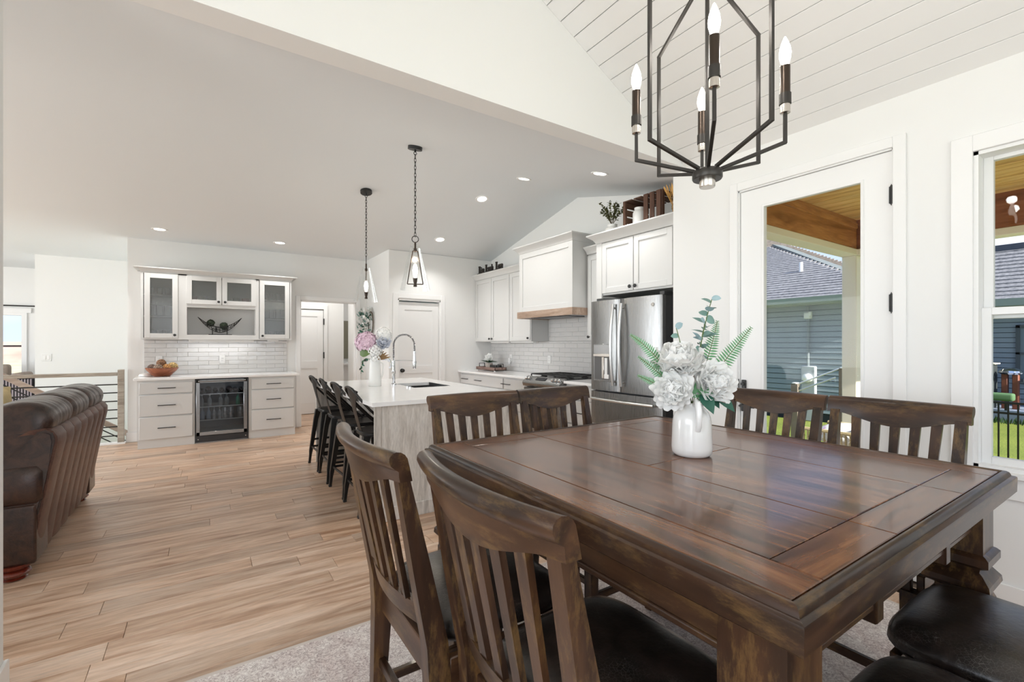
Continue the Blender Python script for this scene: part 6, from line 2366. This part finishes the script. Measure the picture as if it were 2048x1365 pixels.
# wooden bowl with decorative balls ----------------------------------
bwx, bwy = -.475, 7.82
BOWLW = wood('red_brown_bowl_wood', srgb(104, 54, 34), srgb(150, 88, 60), srgb(178, 112, 80), 'x', 2.5, .35, ringscale=6)
bw = tag(obj('wooden_bowl', MB().lathe([(.0, 0), (.085, 0), (.10, .012), (.16, .075), (.185, .115), (.178, .118), (.15, .08), (.09, .022), (0, .016)], (bwx, bwy, ZCT), 32), BOWLW, origin=(bwx, bwy, ZCT), smooth=50), 'carved reddish wooden bowl on the drinks bar holding decorative balls', 'bowl')
for k, (dx, dy, dz, r_, c, lb) in enumerate((
        (-.105, -.02, .115, .052, (120, 96, 84), 'dark grey-brown woven ball at the left of the bowl'),
        (-.035, -.085, .112, .056, (158, 134, 116), 'grey patterned ball at the front of the bowl'),
        (-.01, .03, .175, .056, (150, 108, 78), 'brown rattan ball on top of the pile in the bowl'),
        (.055, -.06, .112, .055, (206, 148, 88), 'orange-tan ball in the middle of the bowl'),
        (.115, .02, .125, .062, (222, 190, 128), 'pale yellow woven ball at the right of the bowl'),
        (-.04, .085, .112, .05, (140, 110, 90), 'brown ball at the back of the bowl by the outlet'))):
    nm = N('woven_ball_%d' % k)
    v = nm.coords((1, 1, 1))
    vo = nm.n('ShaderNodeTexVoronoi', feature='DISTANCE_TO_EDGE')
    vo.inputs['Scale'].default_value = 34
    nm.l(v, vo.inputs['Vector'])
    cc = srgb(*c)
    nm.set(Base_Color=nm.ramp(vo.outputs['Distance'], [(.02, (cc[0] * .3, cc[1] * .3, cc[2] * .3, 1)), (.18, cc)]), Roughness=.8)
    nm.bump(vo.outputs['Distance'], .8, .01)
    tag(obj('decorative_ball', MB().ico((bwx + dx, bwy + dy, ZCT + dz), r_, 3), nm.m, origin=(bwx + dx, bwy + dy, ZCT + dz - r_)), lb, 'ball', 'decorative balls in the wooden bowl')
tag(obj('white_dish', MB().lathe([(.0, 0), (.07, 0), (.08, .006), (.07, .03), (.03, .042), (0, .043)], (-.655, 7.93, ZCT), 24), PORC, origin=(-.655, 7.93, ZCT), smooth=50), 'low white domed speaker puck at the left end of the drinks bar', 'speaker')

# ================================================================== LIVING ROOM
# leather loveseat seen from behind ----------------------------------
SY0_, SY1_ = 3.72, 5.42
sf = thing('leather_sofa', 'dark brown leather sofa seen from behind with channel-stitched back', 'sofa', (-1.25, 4.57, 0))
# channelled outer back: separate vertical channels leaning outward
nch = 8
cw = (SY1_ - SY0_ - .02) / nch
for k in range(nch):
    y0_ = SY0_ + .01 + k * cw
    secs = []
    for (z, xo) in ((.085, -.825), (.30, -.795), (.60, -.745), (.76, -.715), (.80, -.716), (.835, -.735), (.850, -.775), (.845, -.83)):
        ring = []
        for j in range(9):
            f = j / 8
            b_ = .010 * math.sin(PI * f) ** .6
            ring.append((xo + b_ * (1 if z < .83 else .6), y0_ + .002 + (cw - .004) * f, z))
        ring += [(xo - .05, y0_ + cw - .002, z - (.03 if z > .82 else 0)), (xo - .05, y0_ + .002, z - (.03 if z > .82 else 0))]
        secs.append(ring)
    obj('back_channel', MB().loft(secs), SOFAB, sf, smooth=50)
obj('back_core', MB().prism([(-.87, SY0_ + .02, .09), (-.765, SY0_ + .02, .83), (-1.0, SY0_ + .02, .83), (-1.0, SY0_ + .02, .09)], (0, SY1_ - SY0_ - .04, 0)), SOFA, sf)
# wing closing both ends of the back
for y0_, y1_ in ((SY0_ - .004, SY0_ + .11), (SY1_ - .11, SY1_ + .004)):
    pr_ = [(-.795, .36), (-.772, .50), (-.750, .64), (-.727, .775), (-.735, .822), (-.765, .842), (-.80, .832), (-.832, .79), (-.865, .735), (-.91, .69), (-.98, .665), (-1.05, .64), (-1.05, .36)]
    mb = MB().prism([(x, y0_, z) for x, z in pr_], (0, y1_ - y0_, 0))
    es = [e for e in mb.bm.edges if abs(e.verts[0].co.y - e.verts[1].co.y) < 1e-4]
    bmesh.ops.bevel(mb.bm, geom=es, offset=.012, segments=2, affect='EDGES', clamp_overlap=True)
    obj('back_wing', mb, SOFA, sf, smooth=60)
# arms: upper roll and lower panel
for (y0_, y1_) in ((SY0_ - .035, SY0_ + .26), (SY1_ - .26, SY1_ + .035)):
    secs = []
    for x in (-.775, -.80, -.9, -1.15, -1.4, -1.62, -1.70, -1.72):
        e = .02 if x in (-.775, -1.72) else 0
        ring = []
        for j in range(24):
            an = 2 * PI * j / 24
            px = math.copysign(abs(math.cos(an)) ** .55, math.cos(an))
            pz = math.copysign(abs(math.sin(an)) ** .55, math.sin(an))
            ring.append((x, (y0_ + y1_) / 2 + px * ((y1_ - y0_) / 2 - e), .535 + pz * (.125 - e)))
        secs.append(ring)
    obj('arm_roll', MB().loft(secs), SOFA, sf, smooth=60)
    obj('arm_panel', MB().box(-1.72, y0_ + .022, .085, -.80, y1_ - .022, .425, .02, 3), SOFA, sf)
obj('seat_base', MB().box(-1.72, SY0_ + .22, .085, -.87, SY1_ - .22, .33, .02, 2), SOFA, sf)
for k in range(2):
    a0 = SY0_ + .25 + k * .60
    obj('seat_cushion', MB().box(-1.74, a0, .32, -1.05, a0 + .595, .48, .05, 3), SOFA, sf)
# pillowy back cushions rolled over the top of the back


def pillow(y0_, y1_, nm, seed):
    rg = random.Random(seed)
    ph = [rg.uniform(0, 6) for _ in range(6)]
    secs = []
    n_ = 30
    prof = [(-.86, .46), (-.80, .70), (-.765, .80), (-.735, .87), (-.735, .93), (-.775, .985), (-.85, 1.012), (-.95, 1.005), (-1.04, .955), (-1.10, .86), (-1.13, .70), (-1.14, .50), (-1.05, .44)]
    cx_, cz_ = -.94, .76
    for i in range(n_ + 1):
        f = i / n_
        y = y0_ + (y1_ - y0_) * f
        e = min(f, 1 - f) / .16
        k = 1.0 if e >= 1 else math.sqrt(max(.0, 1 - (1 - e) ** 2)) * .38 + .62
        ring = []
        for j, (x, z) in enumerate(prof):
            wv_ = .010 * math.sin(ph[0] + f * 26 + j * .7) * math.sin(ph[1] + j * 1.1 + f * 5) + .008 * math.sin(ph[2] + f * 47 + j * 1.9)
            dx_, dz_ = x - cx_, z - cz_
            ring.append((cx_ + dx_ * (k + wv_ * 2.0), y, cz_ + dz_ * (k + wv_ * 1.6)))
        secs.append(ring)
    o = obj(nm, MB().loft(secs), SOFA, sf, smooth=80)
    md = o.modifiers.new('soft', 'SUBSURF')
    md.levels = md.render_levels = 2
    return o


pillow(SY0_ + .02, 4.30, 'back_cushion', 1)
pillow(4.28, 4.86, 'back_cushion', 2)
pillow(4.84, SY1_ + .03, 'back_cushion', 4)
RED = wood('cherry_bun_foot', srgb(70, 22, 12), srgb(104, 38, 24), srgb(130, 54, 36), 'z', 2, .18, coat=.5)
for (x, y) in ((-.90, SY0_ + .045), (-.90, SY1_ - .08), (-1.64, SY0_ + .09), (-1.64, SY1_ - .08)):
    obj('foot', MB().lathe([(.0, 0), (.045, 0), (.055, .008), (.045, .016), (.062, .026), (.072, .040), (.062, .054), (.05, .058), (.066, .068), (.075, .082), (.075, .09), (0, .09)], (x, y, 0), 24), RED, sf, smooth=50)


def cushion(nm, lb, c, size, rot, m_):
    mb = MB()
    n_ = 12

    def f(sgn):
        def g_(u_, t):
            a, b_ = (u_ - .5) * 2, (t - .5) * 2
            h = (max(0, (1 - a * a) * (1 - b_ * b_))) ** .45
            k = 1 - .10 * (1 - abs(a)) * abs(b_) - .10 * (1 - abs(b_)) * abs(a)
            return (a * size[0] / 2 * k, b_ * size[1] / 2 * k, sgn * h * size[2] / 2)
        return g_
    mb.grid(f(1), n_, n_)
    mb.grid(f(-1), n_, n_)
    bmesh.ops.remove_doubles(mb.bm, verts=mb.bm.verts, dist=1e-4)
    o = obj(nm, mb, m_, smooth=80)
    o.location = c
    o.rotation_euler = rot
    tag(o, lb, 'cushion', 'throw pillows on the leather sofa')
    return o


YEL = mat('straw_yellow_linen', srgb(226, 206, 158), .9, var=.12, vscale=14, bump=.2, bscale=200)
CRM = mat('cream_green_linen', srgb(222, 214, 186), .9, var=.12, vscale=9)
BLU = mat('pale_blue_print', srgb(190, 206, 222), .9, var=.2, vscale=11)
cushion('throw_pillow', 'straw yellow throw pillow peeking over the back of leather sofa', (-1.36, 5.02, .80), (.48, .48, .17), (R(86), R(8), R(70)), YEL)
cushion('throw_pillow', 'cream throw pillow in front of the straw yellow one on sofa', (-1.40, 4.55, .77), (.46, .46, .17), (R(84), R(-10), R(80)), CRM)
cushion('throw_pillow', 'pale blue printed throw pillow beside the cream one on sofa', (-1.62, 4.90, .82), (.48, .48, .16), (R(82), R(12), R(75)), BLU)

# stair railing ------------------------------------------------------
GREYW = wood('grey_stained_rail', srgb(138, 128, 116), srgb(166, 157, 144), srgb(184, 176, 164), 'x', 1.4, .5, ringscale=8)
sr = thing('stair_railing', 'grey wood stair railing with thin black horizontal bars behind the sofa', 'railing', (-.94, 8.12, 0))
obj('post', MB().box(-.968, 8.085, 0, -.90, 8.155, 1.0, .004), GREYW, sr)
obj('post', MB().box(-3.40, 8.085, 0, -3.33, 8.155, 1.0, .004), GREYW, sr)
obj('handrail', MB().box(-3.33, 8.085, .918, -.968, 8.155, .962, .005), GREYW, sr)
for z in (.111, .232, .346, .460, .575, .689, .800):
    obj('bar', MB().cyl((-3.33, 8.12, z), (-.968, 8.12, z), .008, 8), BLACK, sr)
obj('base_curb', MB().box(-3.40, 8.06, 0, -.884, 8.18, .022, .003), TRIM, sr)
dsr = thing('descending_railing', 'taupe handrail with black bars sloping down the stairwell wall', 'railing', (-1.6, 9.3, 0))
p0, p1 = Vector((-2.55, 9.3, 1.05)), Vector((-.92, 9.3, -.10))
obj('handrail', MB().bar(p0, p1, .05, .075, .006), wood('taupe_handrail', srgb(150, 130, 116), srgb(176, 156, 142), srgb(192, 174, 160), 'x', 1.4, .5), dsr)
for k in range(1, 6):
    dz = Vector((0, 0, -.125 * k))
    obj('bar', MB().tube([p0 + dz, p1 + dz], .008, 8), BLACK, dsr)
obj('bracket', MB().bar((-2.42, 9.3, .92), (-2.30, 9.4, .88), .03, .03), BLACK, dsr)
obj('post', MB().box(-2.60, 9.26, -.6, -2.53, 9.34, 1.08, .004), GREYW, dsr)
outlet('light_switch', 'double white light switch on the wall beyond stair railing', 'y', 10.5, -2.145, 1.125, 2, True)
# pieces beyond the stairs, seen at the left edge
ds = thing('grey_dresser', 'grey wooden dresser with dark pulls beyond the stair railing', 'dresser', (-3.35, 11.0, 0))
DRS = wood('grey_dresser_wood', srgb(120, 112, 104), srgb(150, 142, 132), srgb(168, 160, 150), 'x', 1.4, .6)
obj('body', MB().box(-4.4, 10.75, .04, -2.72, 11.25, .80, .006), DRS, ds)
for z in (.30, .55):
    for x in (-4.1, -3.15):
        o = obj('drawer', MB().box(x - .38, 10.73, z - .11, x + .38, 10.755, z + .11, .004), DRS, ds)
        obj('handle', MB().tube([(x - .06, 10.73, z + .02), (x - .05, 10.70, z), (x + .05, 10.70, z), (x + .06, 10.73, z + .02)], .010, 6), BLACK, o)
obj('handle', MB().tube([(-2.84, 10.74, .62), (-2.84, 10.70, .62), (-2.76, 10.70, .64), (-2.76, 10.74, .64)], .010, 6), BLACK, ds)
ac = thing('grey_armchair', 'taupe upholstered armchair in front of the far window', 'chair', (-3.0, 11.8, 0))
TAUP = mat('taupe_fabric', srgb(150, 136, 124), .9, var=.15, vscale=20)
obj('backrest', MB().box(-3.35, 11.9, .30, -2.92, 12.1, .98, .06, 3), TAUP, ac)
obj('seat', MB().box(-3.4, 11.4, .25, -2.7, 11.95, .48, .05, 3), TAUP, ac)
obj('arm', MB().box(-2.78, 11.4, .2, -2.62, 12.0, .84, .05, 3), TAUP, ac)
obj('arm', MB().box(-3.5, 11.4, .2, -3.36, 12.0, .84, .05, 3), TAUP, ac)
for (x, y) in ((-3.45, 11.45), (-2.68, 11.45), (-3.45, 12.0), (-2.68, 12.0)):
    obj('leg', MB().box(x - .025, y - .025, 0, x + .025, y + .025, .26), BLACK, ac)
STR = N('striped_upholstery')
v = STR.coords((1, 1, 1))
wv = STR.n('ShaderNodeTexWave', wave_type='BANDS', bands_direction='X')
wv.inputs['Scale'].default_value = 9
STR.l(v, wv.inputs['Vector'])
STR.set(Base_Color=STR.ramp(wv.outputs['Fac'], [(.4, (.02, .015, .02, 1)), (.6, (.35, .30, .32, 1))]), Roughness=.9)
sc_ = thing('striped_basket', 'dark striped upright basket beside the grey dresser', 'basket', (-2.58, 10.75, 0))
obj('body', MB().box(-2.70, 10.62, .0, -2.34, 10.95, .78, .01), STR.m, sc_)
obj('rim', MB().box(-2.71, 10.61, .78, -2.33, 10.96, .80, .004), BLACK, sc_)

# small vanity seen through the hall gap
vn = thing('hall_vanity', 'white vanity with dark mirror strip seen through the hall gap', 'cabinet', (2.9, 10.9, 0))
obj('body', MB().box(2.36, 10.9, 0, 3.6, 11.38, .86, .004), TRIM, vn)
obj('countertop', MB().box(2.34, 10.86, .86, 3.62, 11.39, .90, .003), QUARTZ, vn)
obj('mirror', MB().box(2.4, 11.36, 1.0, 3.4, 11.385, 1.9), mat('olive_mirror_tone', srgb(132, 128, 112), .3), vn)

hl = add_light('hall_fill', 'AREA', (1.6, 8.95, 2.74), 14, (0, 0, 0), .5, (1, .97, .93))  # added lamp with no visible fitting, brightens the dark hall
hl = add_light('back_hall_fill', 'AREA', (3.2, 10.2, 2.74), 12, (0, 0, 0), .5, (1, .97, .93))  # second added lamp, lifts the space beyond the hall gap

# a couple of tidy-ups
for o in bpy.data.objects:
    if o.type == 'MESH' and o.parent is None and 'kind' not in o and 'category' not in o:
        o['kind'] = 'structure'
